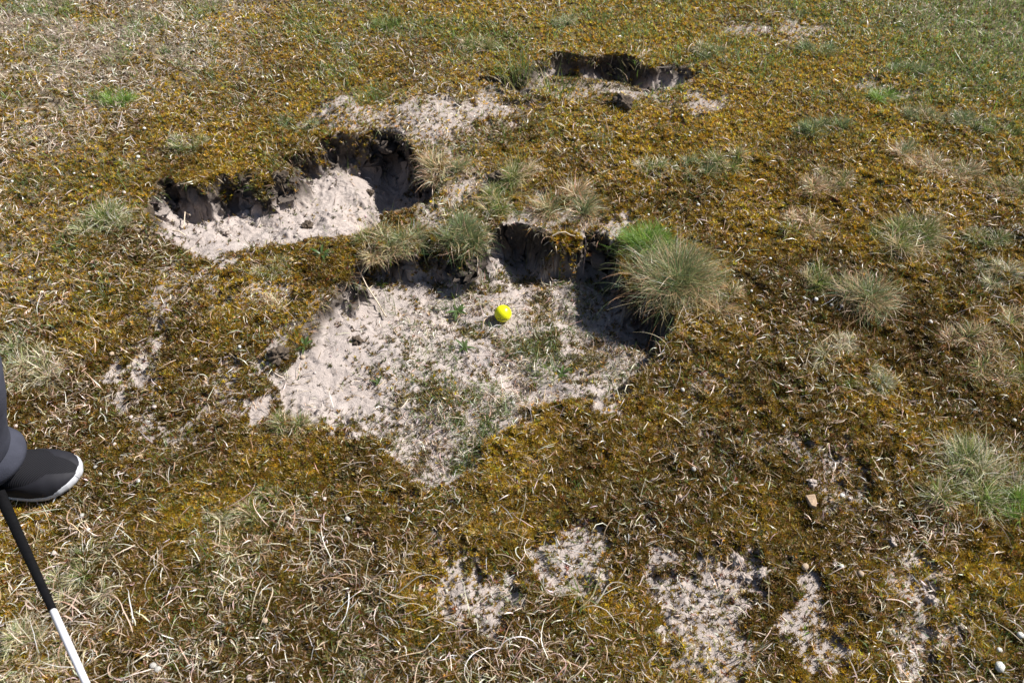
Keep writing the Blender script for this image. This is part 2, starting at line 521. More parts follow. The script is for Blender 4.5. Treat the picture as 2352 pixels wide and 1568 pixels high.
HZ, HS, HSD, HPIT, HHUM_SHADE = grid_sampler(Z), grid_sampler(sandm), grid_sampler(S_all), grid_sampler(inpit), grid_sampler(humus_shade)
# region maps on a coarse grid
RXS, RYS = np.arange(-3, 3.01, 0.03), np.arange(-0.3, 4.21, 0.03)
RX, RY = np.meshgrid(RXS, RYS)
rx, ry = U([r[0] for r in REGION], [r[1] for r in REGION])
RMAP = idw(RX, RY, np.stack([rx, ry], 1), np.array([r[2:] for r in REGION]), 2.4, 0.08)


def region(x, y):
    i = np.clip(((x - RXS[0]) / 0.03).round().astype(int), 0, len(RXS) - 1)
    j = np.clip(((y - RYS[0]) / 0.03).round().astype(int), 0, len(RYS) - 1)
    return RMAP[j, i]


ri = np.clip(((GX - RXS[0]) / 0.03).round().astype(int), 0, len(RXS) - 1)
rj = np.clip(((GY - RYS[0]) / 0.03).round().astype(int), 0, len(RYS) - 1)
dustm = np.clip((1.05 - RMAP[rj, ri, 0]) * 1.4, 0, 1)
nx, ny = len(XS), len(YS)
idx = np.arange(nx * ny).reshape(ny, nx)
F = np.stack([idx[:-1, :-1], idx[:-1, 1:], idx[1:, 1:], idx[1:, :-1]], -1).reshape(-1, 4)
Vg = np.stack([GX + offx, GY + offy, Z], -1).reshape(-1, 3)
ground = mesh_obj("ground", Vg, F, M_GROUND, smooth=True, attrs={"sand": sandm.ravel(), "humus_shade": humus_shade.ravel(), "dust": dustm.ravel()})
tag(ground, "sandy heath ground with shallow dug out pits and bare sand patches", "ground", kind="structure")


def at(px, py, lift=0.0):
    """point of the ground surface seen at a pixel"""
    z = 0.0
    for _ in range(14):
        x, y = U(px, py, z)
        z = 0.5 * z + 0.5 * float(HZ(x, y))
    return float(x), float(y), float(HZ(x, y)) + lift


# ------------------------------------------------------------------ scattering
def scatter(n, margin=1.25):
    """candidate points over the seen ground (and some way beyond the frame), thinner with distance"""
    px = RNG.uniform(W2 / 2 - margin * W2 / 2, W2 / 2 + margin * W2 / 2, n)
    py = RNG.uniform(-190, H2 + 330, n)
    x, y = U(px, py)
    z = HZ(x, y)
    for _ in range(3):
        x, y = U(px, py, z)
        z = HZ(x, y)
    return x, y, HZ(x, y)


def jit(c, n, amt):
    """one colour per blade with its own brightness and hue shift"""
    c = np.asarray(c, float)
    out = np.repeat(c[None], n, 0) if c.ndim == 1 else c.copy()
    k = np.exp(RNG.normal(0, amt, n))[:, None]
    h = RNG.normal(0, min(amt * 0.35, 0.09), (n, 3))
    return np.clip(out * k * (1 + h), 0.003, 0.9)


def ribbons(x, y, z, az, el, length, width, bend, curl, col, seg=5, clamp=0.0015, wob=0.0, origin=None, taper=1.0):
    """thin curved blades as quad strips; bend = fall of the elevation, curl = turn of the heading along the blade"""
    n = len(x)
    P = np.zeros((n, seg + 1, 3))
    P[:, 0, 0], P[:, 0, 1], P[:, 0, 2] = x, y, z
    Wd = np.zeros((n, seg + 1, 3))
    a, e = az.copy(), el.copy()
    step = length / seg
    roll = RNG.uniform(-0.9, 0.9, n)
    for k in range(seg + 1):
        side = np.stack([-np.sin(a) * np.cos(roll), np.cos(a) * np.cos(roll), np.sin(roll)], 1)
        t = k / seg
        ww = width * (0.55 + 0.45 * min(1, t * 4)) * (1 - taper * t ** 2.2) * 0.5
        Wd[:, k] = side * np.maximum(ww, 0.00008)[:, None]
        if k < seg:
            d = np.stack([np.cos(e) * np.cos(a), np.cos(e) * np.sin(a), np.sin(e)], 1)
            P[:, k + 1] = P[:, k] + d * step[:, None]
            a = a + curl / seg + (RNG.normal(0, wob, n) if wob else 0)
            e = np.maximum(e - bend / seg, -1.35)
    if clamp is not None:
        g = HZ(P[..., 0], P[..., 1]) + clamp
        g[:, 0] = -9
        P[..., 2] = np.maximum(P[..., 2], g)
    Lf, Rt = P - Wd, P + Wd
    V = np.stack([Lf, Rt], 2).reshape(-1, 3)
    b = (np.arange(n) * (seg + 1) * 2)[:, None]
    k = (np.arange(seg) * 2)[None]
    i0 = b + k
    Fq = np.stack([i0, i0 + 1, i0 + 3, i0 + 2], -1).reshape(-1, 4)
    C = np.repeat(col, (seg + 1) * 2, 0)
    if origin is not None:
        V = V - np.asarray(origin)
    return V, Fq, C


def joinp(parts):
    V, F_, C, o = [], [], [], 0
    for v, f, c in parts:
        V.append(v)
        F_.append(f + o)
        C.append(c)
        o += len(v)
    return np.concatenate(V), np.concatenate(F_), np.concatenate(C)


SUNX = -np.array(sun_dir)


# ---- moss
def build_moss():
    N = 900000
    x, y, z = scatter(N)
    R = region(x, y)
    s = HS(x, y)
    sd = HSD(x, y)
    clump = fbm(x, y, 0.11, 301, 3, 0.6)
    dens = np.clip(R[:, 0] * 1.15 + clump * 0.9 * (1.15 - R[:, 0]), 0, 1) * (1 - s * np.where(sd < 0, 0.94, 1.0))
    # thin moss on the trodden floor of the pits
    fpx, fpy = proj(x, y, z)
    floor = 0.62 * sstep(0.0, 0.40, fbm(x, y, 0.085, 311, 4, 0.7)) + 0.05
    c_floor = sd > 0.02
    floor = floor * (0.10 + 0.9 * sstep(820, 1010, fpx) * sstep(600, 660, fpy))
    bd = np.hypot(x - U(1150, 728, -.07)[0], y - U(1150, 728, -.07)[1])
    floor = floor * (0.06 + 0.94 * sstep(0.045, 0.10, bd))
    floor = np.where((fpy < 230) & (sd > 0.02), 0.8 * (1 - s), floor)
    dens = np.maximum(dens, np.where(sd > 0.01, floor, 0))
    dens = np.maximum(dens, np.where((sd > 0) & (sd < 0.035) & (x < U(1380, 650)[0]), 0.75 * sstep(0.02, 0.2, fbm(x, y, 0.07, 315, 2)), 0))
    dens *= (1 - 0.9 * HHUM_SHADE(x, y) * (fbm(x, y, 0.07, 315, 2) < 0.05))
    k = RNG.random(N) < dens
    x, y, z, R, c_floor = x[k], y[k], z[k], R[k], c_floor[k]
    n = len(x)
    dist = np.sqrt(x * x + y * y + CAM_Z ** 2)
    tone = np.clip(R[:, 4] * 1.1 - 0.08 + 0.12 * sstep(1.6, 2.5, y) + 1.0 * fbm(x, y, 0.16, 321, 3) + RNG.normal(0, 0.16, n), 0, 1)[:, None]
    dark, gold = np.array((0.116, 0.068, 0.009)), np.array((0.475, 0.305, 0.022))
    c = dark * (1 - tone) + gold * tone
    c = jit(c, n, 0.5)
    red = RNG.random(n) < 0.06
    c[red] = jit((0.20, 0.07, 0.03), red.sum(), 0.3)
    straw = RNG.random(n) < 0.12
    c[straw] = jit((0.45, 0.33, 0.17), straw.sum(), 0.25)
    grn = RNG.random(n) < 0.10
    c[grn] = jit((0.13, 0.14, 0.02), grn.sum(), 0.25)
    dull = c_floor & (RNG.random(n) < 0.75)             # trodden moss in the pit is duller and greener
    c[dull] = jit(np.array([(0.17, 0.135, 0.05), (0.12, 0.12, 0.04), (0.22, 0.17, 0.09), (0.10, 0.07, 0.03)])[RNG.integers(0, 4, dull.sum())], dull.sum(), 0.35)
    L = 5
    ln = RNG.uniform(0.0045, 0.0085, n) * (0.88 + 0.12 * dist / 1.6)
    wd_ = ln * RNG.uniform(0.28, 0.42, n)
    a0 = RNG.uniform(0, 6.283, n)
    tx, ty = RNG.normal(0, 0.30, n), RNG.normal(0, 0.30, n)
    V = np.zeros((n, L, 3, 3))
    for j in range(L):
        a = a0 + j * 6.283 / L + RNG.normal(0, 0.35, n)
        e = RNG.uniform(0.25, 1.25, n)
        d = np.stack([np.cos(e) * np.cos(a) + tx, np.cos(e) * np.sin(a) + ty, np.sin(e)], 1)
        sd_ = np.stack([-np.sin(a), np.cos(a), np.zeros(n)], 1) * wd_[:, None] * 0.5
        b0 = np.stack([x, y, z + 0.0005], 1) + d * (ln * 0.12)[:, None]
        V[:, j, 0] = b0 - sd_
        V[:, j, 1] = b0 + sd_
        V[:, j, 2] = b0 + d * ln[:, None]
    V = V.reshape(-1, 3)
    Ft = np.arange(len(V)).reshape(-1, 3)
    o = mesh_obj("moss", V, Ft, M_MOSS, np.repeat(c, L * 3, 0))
    tag(o, "golden brown moss carpet covering the heath between bare sand patches", "moss", kind="stuff")
    return n


NM = build_moss()

STRAW = np.array([(0.74, 0.63, 0.50), (0.68, 0.55, 0.42), (0.58, 0.43, 0.30), (0.80, 0.73, 0.64), (0.46, 0.34, 0.23)])


def straw_cols(n):
    return jit(STRAW[RNG.integers(0, len(STRAW), n)], n, 0.22)


# ---- short dry litter, lying bits of straw
def build_litter():
    N = 620000
    x, y, z = scatter(N)
    R = region(x, y)
    s, sd = HS(x, y), HSD(x, y)
    cl = 0.55 + 1.3 * fbm(x, y, 0.13, 401, 3, 0.6)
    dens = np.clip(R[:, 1], 0, 1.1) ** 1.6 * np.clip(cl, 0.08, 1.3) * (0.62 + 0.3 * sstep(1.9, 2.8, y)) * (1 - 0.68 * s) * (1 - 0.45 * np.clip(R[:, 3], 0, 1))
    fpx, fpy = proj(x, y, z)
    dens = np.where(sd > 0.015, (0.035 + 0.30 * sstep(820, 1010, fpx) * sstep(600, 660, fpy)) * np.clip(0.5 + 1.6 * fbm(x, y, 0.09, 411, 3, .6), 0.1, 1.6), dens)
    k = RNG.random(N) < dens
    x, y, z, sd = x[k], y[k], z[k], sd[k]
    n = len(x)
    dist = np.sqrt(x * x + y * y + CAM_Z ** 2)
    ln = np.minimum(np.exp(RNG.normal(math.log(0.015), 0.5, n)), .05) * (0.75 + 0.25 * dist / 1.6)
    cc = straw_cols(n)
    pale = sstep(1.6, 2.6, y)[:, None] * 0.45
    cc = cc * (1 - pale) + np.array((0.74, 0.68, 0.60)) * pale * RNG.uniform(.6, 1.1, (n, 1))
    dk = RNG.random(n) < np.where(sd > 0.01, 0.5, 0.20)
    cc[dk] = jit((0.17, 0.115, 0.06), dk.sum(), 0.4)
    v = ribbons(x, y, z + RNG.uniform(0.001, 0.006, n), RNG.uniform(0, 6.283, n), RNG.normal(0.35, 0.4, n), ln,
                RNG.uniform(0.0009, 0.0022, n) * (0.6 + 0.4 * dist / 1.6), RNG.normal(0.9, 0.6, n), RNG.normal(0, 1.1, n), cc, seg=3)
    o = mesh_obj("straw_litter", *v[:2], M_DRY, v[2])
    tag(o, "short pale bits of dead straw strewn over the moss", "straw", kind="stuff")


build_litter()


# ---- long curled dry grass of the foreground
def build_curly():
    N = 15000
    x, y, z = scatter(N)
    R = region(x, y)
    s = HS(x, y)
    cl = np.clip(0.25 + 2.2 * fbm(x, y, 0.16, 501, 3, 0.6), 0.02, 1.4)
    dens = np.clip(R[:, 3], 0, 1.1) ** 1.3 * cl * (1 - 0.9 * s) * 0.48
    k = RNG.random(N) < dens
    x, y, z = x[k], y[k], z[k]
    n = len(x)
    m = RNG.integers(1, 8, n)
    ci = np.repeat(np.arange(n), m)
    n = len(ci)
    x, y = x[ci] + RNG.normal(0, 0.009, n), y[ci] + RNG.normal(0, 0.009, n)
    z = HZ(x, y)
    ln = np.minimum(np.exp(RNG.normal(math.log(0.047), 0.5, n)), .11)
    el = RNG.uniform(0.0, 1.15, n)
    kind = RNG.random(n)
    curl = np.where(kind < .35, RNG.normal(0, 0.6, n), np.where(kind < .8, RNG.normal(0, 1.8, n), RNG.normal(0, 3.6, n)))
    v = ribbons(x, y, z + 0.001, RNG.uniform(0, 6.283, n), el, ln, np.minimum(np.exp(RNG.normal(math.log(0.0014), 0.3, n)), .0024), el + RNG.uniform(-0.1, 1.6, n),
                curl, straw_cols(n), seg=9, clamp=0.002, wob=0.14)
    o = mesh_obj("dry_grass", *v[:2], M_DRY, v[2])
    tag(o, "long curled blades of dead pale grass tangled over the foreground moss", "dry grass", kind="stuff")


build_curly()


def build_rim_roots():
    N = 500000
    x, y, z = scatter(N)
    sd, hu = HSD(x, y), HHUM_SHADE(x, y)
    k = (sd > 0.0005) & (sd < 0.014) & (hu > 0.3) & (RNG.random(N) < 0.5)
    x, y, sd = x[k], y[k], sd[k]
    n = len(x)
    e = 0.006
    gx = (HSD(x + e, y) - HSD(x - e, y))
    gy = (HSD(x, y + e) - HSD(x, y - e))
    az = np.arctan2(gy, gx) + RNG.normal(0, .7, n)
    c = jit(np.array([(0.10, 0.07, 0.04), (0.25, 0.18, 0.11), (0.40, 0.31, 0.2), (0.09, 0.11, 0.03), (0.16, 0.10, 0.02)])[RNG.integers(0, 5, n)], n, 0.3)
    v = ribbons(x, y, HZ(x, y) + 0.003, az, RNG.uniform(-.5, .9, n), np.exp(RNG.normal(math.log(0.018), .45, n)), RNG.uniform(.0007, .0018, n), RNG.uniform(.6, 2.4, n), RNG.normal(0, 1.2, n), c, seg=5, clamp=None)
    o = mesh_obj("rim_roots", *v[:2], M_DRY, v[2])
    tag(o, "fine roots and dry turf fringe hanging over the rims of the pits", "roots", kind="stuff")


build_rim_roots()


# ---- green grass growing through
def build_green():
    N = 620000
    x, y, z = scatter(N)
    R = region(x, y)
    s, sd = HS(x, y), HSD(x, y)
    cl = np.clip(-0.05 + 2.6 * fbm(x, y, 0.14, 601, 3, 0.6), 0, 1.3) + 0.14
    dens = np.clip(R[:, 2], 0, 3.2) * (1 + 1.5 * sstep(1.5, 2.5, y)) * (cl + np.clip(R[:, 2] - 0.6, 0, 1)) * 0.60 * (1 - 0.6 * s)
    fpx, fpy = proj(x, y, z)
    gr = np.clip(0.15 + 2.4 * fbm(x, y, 0.08, 611, 3, 0.6), 0, 1) * 0.34
    gr = gr * (1 + 1.4 * sstep(1000, 1060, fpx) * sstep(740, 800, fpy))
    dens = np.where(sd > 0.015, gr * (0.08 + 0.92 * sstep(840, 1000, fpx) * sstep(600, 660, fpy)), dens)
    k = RNG.random(N) < dens
    x, y, z, R = x[k], y[k], z[k], R[k]
    n = len(x)
    dist = np.sqrt(x * x + y * y + CAM_Z ** 2)
    g = np.array([(0.10, 0.16, 0.026), (0.15, 0.21, 0.05), (0.08, 0.135, 0.03), (0.22, 0.23, 0.07), (0.19, 0.24, 0.12)])
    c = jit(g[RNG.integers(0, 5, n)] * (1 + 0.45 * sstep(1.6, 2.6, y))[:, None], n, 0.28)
    ln = np.exp(RNG.normal(math.log(0.016), 0.40, n)) * (0.7 + 0.3 * dist / 1.6)
    v = ribbons(x, y, z, RNG.uniform(0, 6.283, n), RNG.uniform(0.5, 1.5, n), ln, RNG.uniform(0.0009, 0.0019, n) * (0.6 + 0.4 * dist / 1.6),
                RNG.uniform(0.1, 1.1, n), RNG.normal(0, 0.6, n), c, seg=4)
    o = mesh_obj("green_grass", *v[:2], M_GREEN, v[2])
    tag(o, "short thin green grass blades growing through moss and sand", "grass", kind="stuff")


build_green()


# ---- crumbs of sand and dark plant bits on bare sand
def lump_mesh(n_sub=1, seed=0, amp=0.3):
    bm = bmesh.new()
    bmesh.ops.create_icosphere(bm, subdivisions=n_sub, radius=1.0)
    V = np.array([v.co[:] for v in bm.verts])
    F_ = np.array([[v.index for v in f.verts] for f in bm.faces])
    bm.free()
    r = np.random.default_rng(seed)
    V = V * (1 + r.normal(0, amp, len(V)).clip(-0.5, 0.6))[:, None]
    return V, F_


def build_crumbs():
    protos = [lump_mesh(1, s, 0.22) for s in range(5)]
    N = 60000
    x, y, z = scatter(N, 1.1)
    s = HS(x, y)
    cl = np.clip(0.35 + 2.0 * fbm(x, y, 0.07, 701, 3), 0, 1)
    sd = HSD(x, y)
    foot = (sd > 0.015) & (sd < 0.11) & (HPIT(x, y) > 0.9)
    k = RNG.random(N) < (s > 0.6) * np.where(foot, 0.5, cl * 0.55) * (0.15 + 0.85 * sstep(-0.18, 0.22, fbm(x, y, 0.20, 237, 2)))
    x, y, z, foot = x[k], y[k], z[k], foot[k]
    n = len(x)
    r = np.minimum(np.exp(RNG.normal(math.log(0.0018), 0.45, n)) * np.where(foot & (RNG.random(n) < .12), 1.7, 1.0), 0.0046)
    cols = np.where((RNG.random(n) < 0.35)[:, None], np.array((0.10, 0.08, 0.06)), np.array((0.42, 0.36, 0.32)))
    cols = jit(cols, n, 0.15)
    parts = []
    which = RNG.integers(0, 5, n)
    for p, (V, F_) in enumerate(protos):
        ii = np.where(which == p)[0]
        a = RNG.uniform(0, 6.283, len(ii))
        ca, sa = np.cos(a)[:, None], np.sin(a)[:, None]
        sx, sz = (r[ii] * RNG.uniform(0.8, 1.5, len(ii)))[:, None], (r[ii] * RNG.uniform(0.6, 1.0, len(ii)))[:, None]
        X = x[ii][:, None] + (V[:, 0] * ca - V[:, 1] * sa) * sx
        Y = y[ii][:, None] + (V[:, 0] * sa + V[:, 1] * ca) * sx
        Zz = z[ii][:, None] + V[:, 2] * sz + sz * 0.4
        vv = np.stack([X, Y, Zz], -1).reshape(-1, 3)
        ff = (F_[None] + (np.arange(len(ii)) * len(V))[:, None, None]).reshape(-1, 3)
        parts.append((vv, ff, np.repeat(cols[ii], len(V), 0)))
    m, nt, b, out = new_mat("sand_crumb")
    at_ = nt.nodes.new('ShaderNodeAttribute')
    at_.attribute_name = "col"
    nt.links.new(at_.outputs['Color'], b.inputs['Base Color'])
    b.inputs['Roughness'].default_value = 0.95
    V, F_, C = joinp(parts)
    o = mesh_obj("sand_crumbs", V, F_, m, C)
    tag(o, "loose crumbs of sand and dark soil on the bare sand", "sand", kind="stuff")


build_crumbs()


# ------------------------------------------------------------------ tussocks
C_GREEN = [(0.10, 0.16, 0.03), (0.15, 0.20, 0.045), (0.08, 0.13, 0.03), (0.28, 0.26, 0.09)]
C_BLUE = [(0.12, 0.18, 0.075), (0.10, 0.15, 0.055), (0.17, 0.21, 0.09), (0.30, 0.27, 0.13)]
C_BRIGHT = [(0.17, 0.28, 0.04), (0.22, 0.32, 0.07), (0.13, 0.22, 0.04)]
C_STRAW = [(0.50, 0.39, 0.24), (0.58, 0.48, 0.32), (0.42, 0.31, 0.18), (0.36, 0.27, 0.16)]
C_RED = [(0.46, 0.29, 0.16), (0.56, 0.39, 0.24), (0.62, 0.51, 0.34), (0.34, 0.21, 0.11)]
C_PALE = [(0.60, 0.52, 0.38), (0.52, 0.44, 0.30), (0.42, 0.38, 0.22)]


def tussock(px, py, rpx, hgt, green, straw, frac, label, dens=1.0, flat=0.0, lean=(0, 0), dense=False):
    """px, py foot of the tussock; rpx its half width in the picture; frac share of green blades"""
    bx, by, bz = at(px, py)
    d = by * CP - (bz - CAM_Z) * SP
    r = rpx * d / FPX * 1.04
    hgt *= 0.90
    # stand on the rim, not down in the pit
    root = empty("grass_tussock", (bx, by, bz))
    n = int((700 + 9500 * r) * dens)
    k = int(RNG.integers(6, 12))
    ca, cr = RNG.uniform(0, 6.283, k), r * 0.80 * np.sqrt(RNG.random(k))
    if dense:                                              # one tight round clump
        cr *= 0.62
    cxs, cys = cr * np.cos(ca) * 1.15, cr * np.sin(ca) * 0.8
    cw = RNG.dirichlet(np.full(k, 2.0))
    csz = RNG.uniform(.9, 1.35, k) if dense else RNG.uniform(.35, 1.1, k)
    cg = np.clip(RNG.normal(0, .35, k), -.6, .6) * (0.3 if dense else 1)           # some shoots of the tussock are greener than others
    wind = RNG.normal(0.10, 0.06), RNG.normal(0.04, 0.06)

    def blades(m, cols, lo, hi, elb, sign):
        w = np.clip(cw * (1 + sign * 1.6 * cg), 0.01, None)
        ci = RNG.choice(k, m, p=w / w.sum())
        rr = r * 0.30 * csz[ci] * np.abs(RNG.normal(0, .75, m))
        th = RNG.uniform(0, 6.283, m)
        ox, oy = cxs[ci] + rr * np.cos(th), cys[ci] + rr * np.sin(th)
        x, y = bx + ox, by + oy
        out = rr / (r * 0.34 * csz[ci] + 1e-6)
        gl_ = np.arctan2(oy + 0.35 * rr * np.sin(th), ox + 0.35 * rr * np.cos(th))
        az = np.where(RNG.random(m) < .5, th, gl_) + RNG.normal(0, 0.9, m)
        el = np.clip(1.35 - (0.55 + flat) * out - np.abs(RNG.normal(0, 0.45, m)) + elb, 0.0, 1.5)
        ln = np.minimum(hgt * 1.05, r * 0.95) * csz[ci] ** .5 * RNG.uniform(lo, hi, m)
        vx, vy = np.cos(az) * np.cos(el) + lean[0] + wind[0], np.sin(az) * np.cos(el) + lean[1] + wind[1]
        az = np.arctan2(vy, vx)
        c = jit(np.array(cols)[RNG.integers(0, len(cols), m)] * 1.25, m, 0.33)
        return ribbons(x, y, np.maximum(HZ(x, y), bz - 0.02), az, el, ln, RNG.uniform(0.0006, 0.0012, m) * (0.6 + 0.4 * d / 1.6), np.abs(RNG.normal(0.5, 0.8, m)),
                       RNG.normal(0, 0.9, m), c, seg=5, clamp=0.002, origin=(bx, by, bz))
    ng = int(n * min(1.0, frac + 0.10))
    if ng > 20:
        v = blades(ng, green, 0.25, 1.0, 0.05, 1)
        mesh_obj("green_blades", *v[:2], M_GREEN, v[2], root)
    if n - ng > 20:
        v = blades(n - ng, straw, 0.2, 1.1, -0.2, -1)
        mesh_obj("dry_blades", *v[:2], M_DRY, v[2], root)
    tag(root, label, "grass tussock", "grass tussocks on the heath")
    return root


TUSSOCKS = [
    # px, py, r, h, greens, straws, green share, label, short name for neighbours, extras
    (1545, 634, 116, .105, C_BLUE, C_RED, .55, "largest shaggy grass tussock, overhanging the right rim of the golf ball's pit", "the largest shaggy tussock", dict(dens=3.6, lean=(-.06, -.08), dense=True)),
    (1482, 556, 60, .10, C_BRIGHT, C_STRAW, .88, "bright fresh green tussock growing against the back of the largest shaggy tussock", "the fresh green tussock", dict(dens=1.6, dense=True)),
    (1630, 692, 60, .06, C_GREEN, C_RED, .15, "dry reddish tussock spilling over the right foot of the largest shaggy tussock", None, dict()),
    (1058, 548, 62, .10, C_BLUE, C_STRAW, .78, "round blue green tussock on the ball pit's back rim, left of the earth hollow", "the round blue green tussock", dict(dens=1.8, dense=True)),
    (925, 548, 55, .06, C_BLUE, C_STRAW, .6, "grey green tussock on the strip of turf between the two large pits", "the grey green rim tussock", dict(dens=1.2)),
    (862, 582, 56, .06, C_GREEN, C_STRAW, .15, "tan dry tussock hanging over the left end of the ball pit's back wall", "the tan rim tussock", dict(dens=1.3, lean=(0, -.2))),
    (1160, 468, 62, .08, C_GREEN, C_STRAW, .62, "dark green tussock with straw tips, left one of the pair behind the ball pit", "the left pair tussock", dict(dens=1.2)),
    (1292, 474, 74, .09, C_BLUE, C_RED, .3, "greyish brown tussock, right one of the pair behind the ball pit", "the greyish brown tussock", dict(dens=1.3)),
    (1178, 404, 60, .08, C_GREEN, C_STRAW, .38, "straw coloured tussock with green foot right of the upper pit", "the straw tussock", dict(dens=1.2)),
    (1015, 384, 58, .07, C_BLUE, C_RED, .25, "dry reddish tussock overhanging the right rim of the upper pit", "the reddish rim tussock", dict(dens=1.2, lean=(-.1, 0))),
    (238, 506, 66, .07, C_GREEN, C_PALE, .5, "pale green tussock just left of the upper pit", "the tussock left of the upper pit", dict(dens=1.2)),
    (62, 842, 84, .07, C_GREEN, C_PALE, .18, "pale straw tussock at the left edge above the trouser leg", "the left edge straw tussock", dict(dens=1.0)),
    (268, 230, 34, .05, C_BRIGHT, C_PALE, .85, "small lone bright green tussock in the pale turf far left", "the lone green tussock", dict()),
    (890, 56, 30, .06, C_GREEN, C_PALE, .9, "small green tuft near the top edge, left of centre", "the green tuft at the top", dict()),
    (1293, 54, 36, .045, C_BLUE, C_PALE, .6, "pale green tuft near the top edge, right of the greener tuft", None, dict()),
    (1097, 106, 36, .06, C_GREEN, C_STRAW, .4, "straw and green tuft between the top edge and the far pit", "the tuft above the far pit", dict()),
    (2085, 546, 84, .08, C_GREEN, C_STRAW, .5, "wide olive green tussock on dark moss right of the pits", "the wide olive tussock", dict(dens=1.3)),
    (1842, 520, 56, .08, C_GREEN, C_RED, .12, "reddish straw tussock left of the wide olive green tussock", "the reddish straw tussock", dict(dens=1.1)),
    (1888, 650, 56, .08, C_GREEN, C_STRAW, .55, "olive tussock, left one of the close pair among white pebbles", "the close pair's left tussock", dict(dens=1.2)),
    (2000, 684, 74, .10, C_BLUE, C_RED, .4, "fuller brownish tussock, right one of the close pair among white pebbles", "the close pair's right tussock", dict(dens=1.6, dense=True)),
    (1916, 836, 92, .05, C_GREEN, C_PALE, .1, "flattened pale straw tussock below the close pair", "the flattened tussock", dict(dens=1.1, flat=.3)),
    (2010, 880, 60, .035, C_BLUE, C_PALE, .4, "low pale green tuft at the lower right of the flattened straw tussock", None, dict(flat=.3)),
    (2222, 784, 56, .07, C_GREEN, C_RED, .2, "reddish tussock at far right, upper of two beside a single white pebble", "the upper reddish tussock", dict()),
    (2290, 842, 62, .08, C_GREEN, C_RED, .35, "reddish tussock with green edge at far right, lower of the two", None, dict(dens=1.1)),
    (2250, 1130, 120, .09, C_GREEN, C_PALE, .45, "large pale shaggy tussock at the lower right edge with a green right side", "the large pale tussock", dict(dens=1.8)),
    (2330, 1180, 60, .07, C_BRIGHT, C_PALE, .85, "green tuft at the right edge below the large pale tussock", None, dict()),
    (1598, 392, 42, .055, C_BLUE, C_STRAW, .65, "small grey green tussock, left of a touching pair above the dark moss", "the small grey green tussock", dict()),
    (1678, 380, 46, .065, C_GREEN, C_STRAW, .4, "yellowish tussock, right of a touching pair above the dark moss", "the yellowish tussock", dict(dens=1.1)),
    (1500, 388, 38, .05, C_GREEN, C_PALE, .3, "thin pale tuft in golden moss behind the fresh green tussock", "the thin pale tuft", dict()),
    (1888, 296, 54, .06, C_BLUE, C_PALE, .85, "blue green tuft in golden moss at the upper right", "the blue green tuft", dict()),
    (2108, 368, 60, .06, C_BLUE, C_RED, .25, "tan tussock at right, upper half of a long dry clump", None, dict()),
    (2188, 402, 64, .065, C_BLUE, C_RED, .22, "tan tussock at right, lower half of a long dry clump", "the long dry clump", dict(dens=1.1)),
    (2322, 440, 48, .07, C_GREEN, C_RED, .4, "brownish green tussock cut by the right edge below the horizon green", None, dict()),
    (1866, 432, 44, .055, C_GREEN, C_RED, .1, "rusty dry tussock, left of two between blue green tuft and olive tussock", "the rusty tussock", dict()),
    (1918, 412, 40, .05, C_GREEN, C_RED, .3, "rusty dry tussock, right of two between blue green tuft and olive tussock", None, dict()),
    (2082, 164, 34, .05, C_BLUE, C_PALE, .92, "teal green tuft in golden moss near the upper right corner", "the teal tuft", dict()),
    (2122, 270, 40, .05, C_BLUE, C_STRAW, .6, "grey green tuft, leftmost of three in a row at upper right", None, dict()),
    (2208, 282, 44, .055, C_BLUE, C_PALE, .7, "grey green tuft, middle of three in a row at upper right", None, dict()),
    (2292, 296, 42, .05, C_GREEN, C_PALE, .75, "green tuft, rightmost of three in a row at upper right", None, dict()),
    (1876, 118, 44, .045, C_BLUE, C_PALE, .8, "pale teal tuft lying flat above the golden moss at upper right", None, dict()),
    (2028, 222, 36, .045, C_BRIGHT, C_PALE, .75, "green tuft beside a thin bare sand strip at upper right", None, dict()),
    (2296, 636, 52, .06, C_BLUE, C_PALE, .2, "whitish dry tussock near the right edge above the reddish pair", "the whitish dry tussock", dict()),
    (2262, 552, 44, .05, C_GREEN, C_PALE, .55, "loose green and straw tuft right of the wide olive tussock", None, dict()),
    (690, 280, 48, .035, C_BLUE, C_PALE, .6, "low pale green tuft left of the sand heap behind the upper pit", "the tuft by the sand heap", dict()),
    (430, 332, 42, .04, C_GREEN, C_PALE, .55, "low green and straw tuft in turf above the upper pit's left end", "the low tuft in turf", dict()),
    (612, 622, 56, .03, C_GREEN, C_PALE, .25, "flat dry tuft on the turf in front of the upper pit", "the flat dry tuft", dict(flat=.3)),
    (645, 702, 42, .03, C_GREEN, C_RED, .1, "small pinkish dry tuft beside a faint sand patch left of the ball pit", None, dict(flat=.3)),
    (655, 988, 48, .045, C_GREEN, C_STRAW, .35, "dry tuft on the front lip of the ball pit at its left end", "the tuft on the front lip", dict()),
    (215, 1325, 92, .05, C_GREEN, C_PALE, .15, "flattened pale straw tussock beside the golf club's shaft", "the straw tussock by the club", dict(dens=1.2, flat=.2)),
    (48, 1512, 84, .055, C_GREEN, C_PALE, .15, "pale straw tussock in the bottom left corner", None, dict(dens=1.2)),
    (620, 1168, 76, .045, C_GREEN, C_STRAW, .4, "olive and straw tussock in the tangled dry grass of the foreground", "the olive foreground tussock", dict(flat=.2)),
    (490, 1212, 66, .04, C_GREEN, C_PALE, .12, "thin pale tussock left of the olive foreground tussock", None, dict(flat=.3)),
    (570, 1258, 60, .035, C_GREEN, C_RED, .2, "dull pinkish tussock below the olive foreground tussock", None, dict(flat=.3)),
    (1640, 118, 44, .05, C_BLUE, C_STRAW, .5, "grey green tussock on the crest right of the far pit", None, dict()),
    (2340, 748, 44, .06, C_GREEN, C_RED, .2, "dry tussock cut by the right edge beside the upper reddish tussock", None, dict()),
]
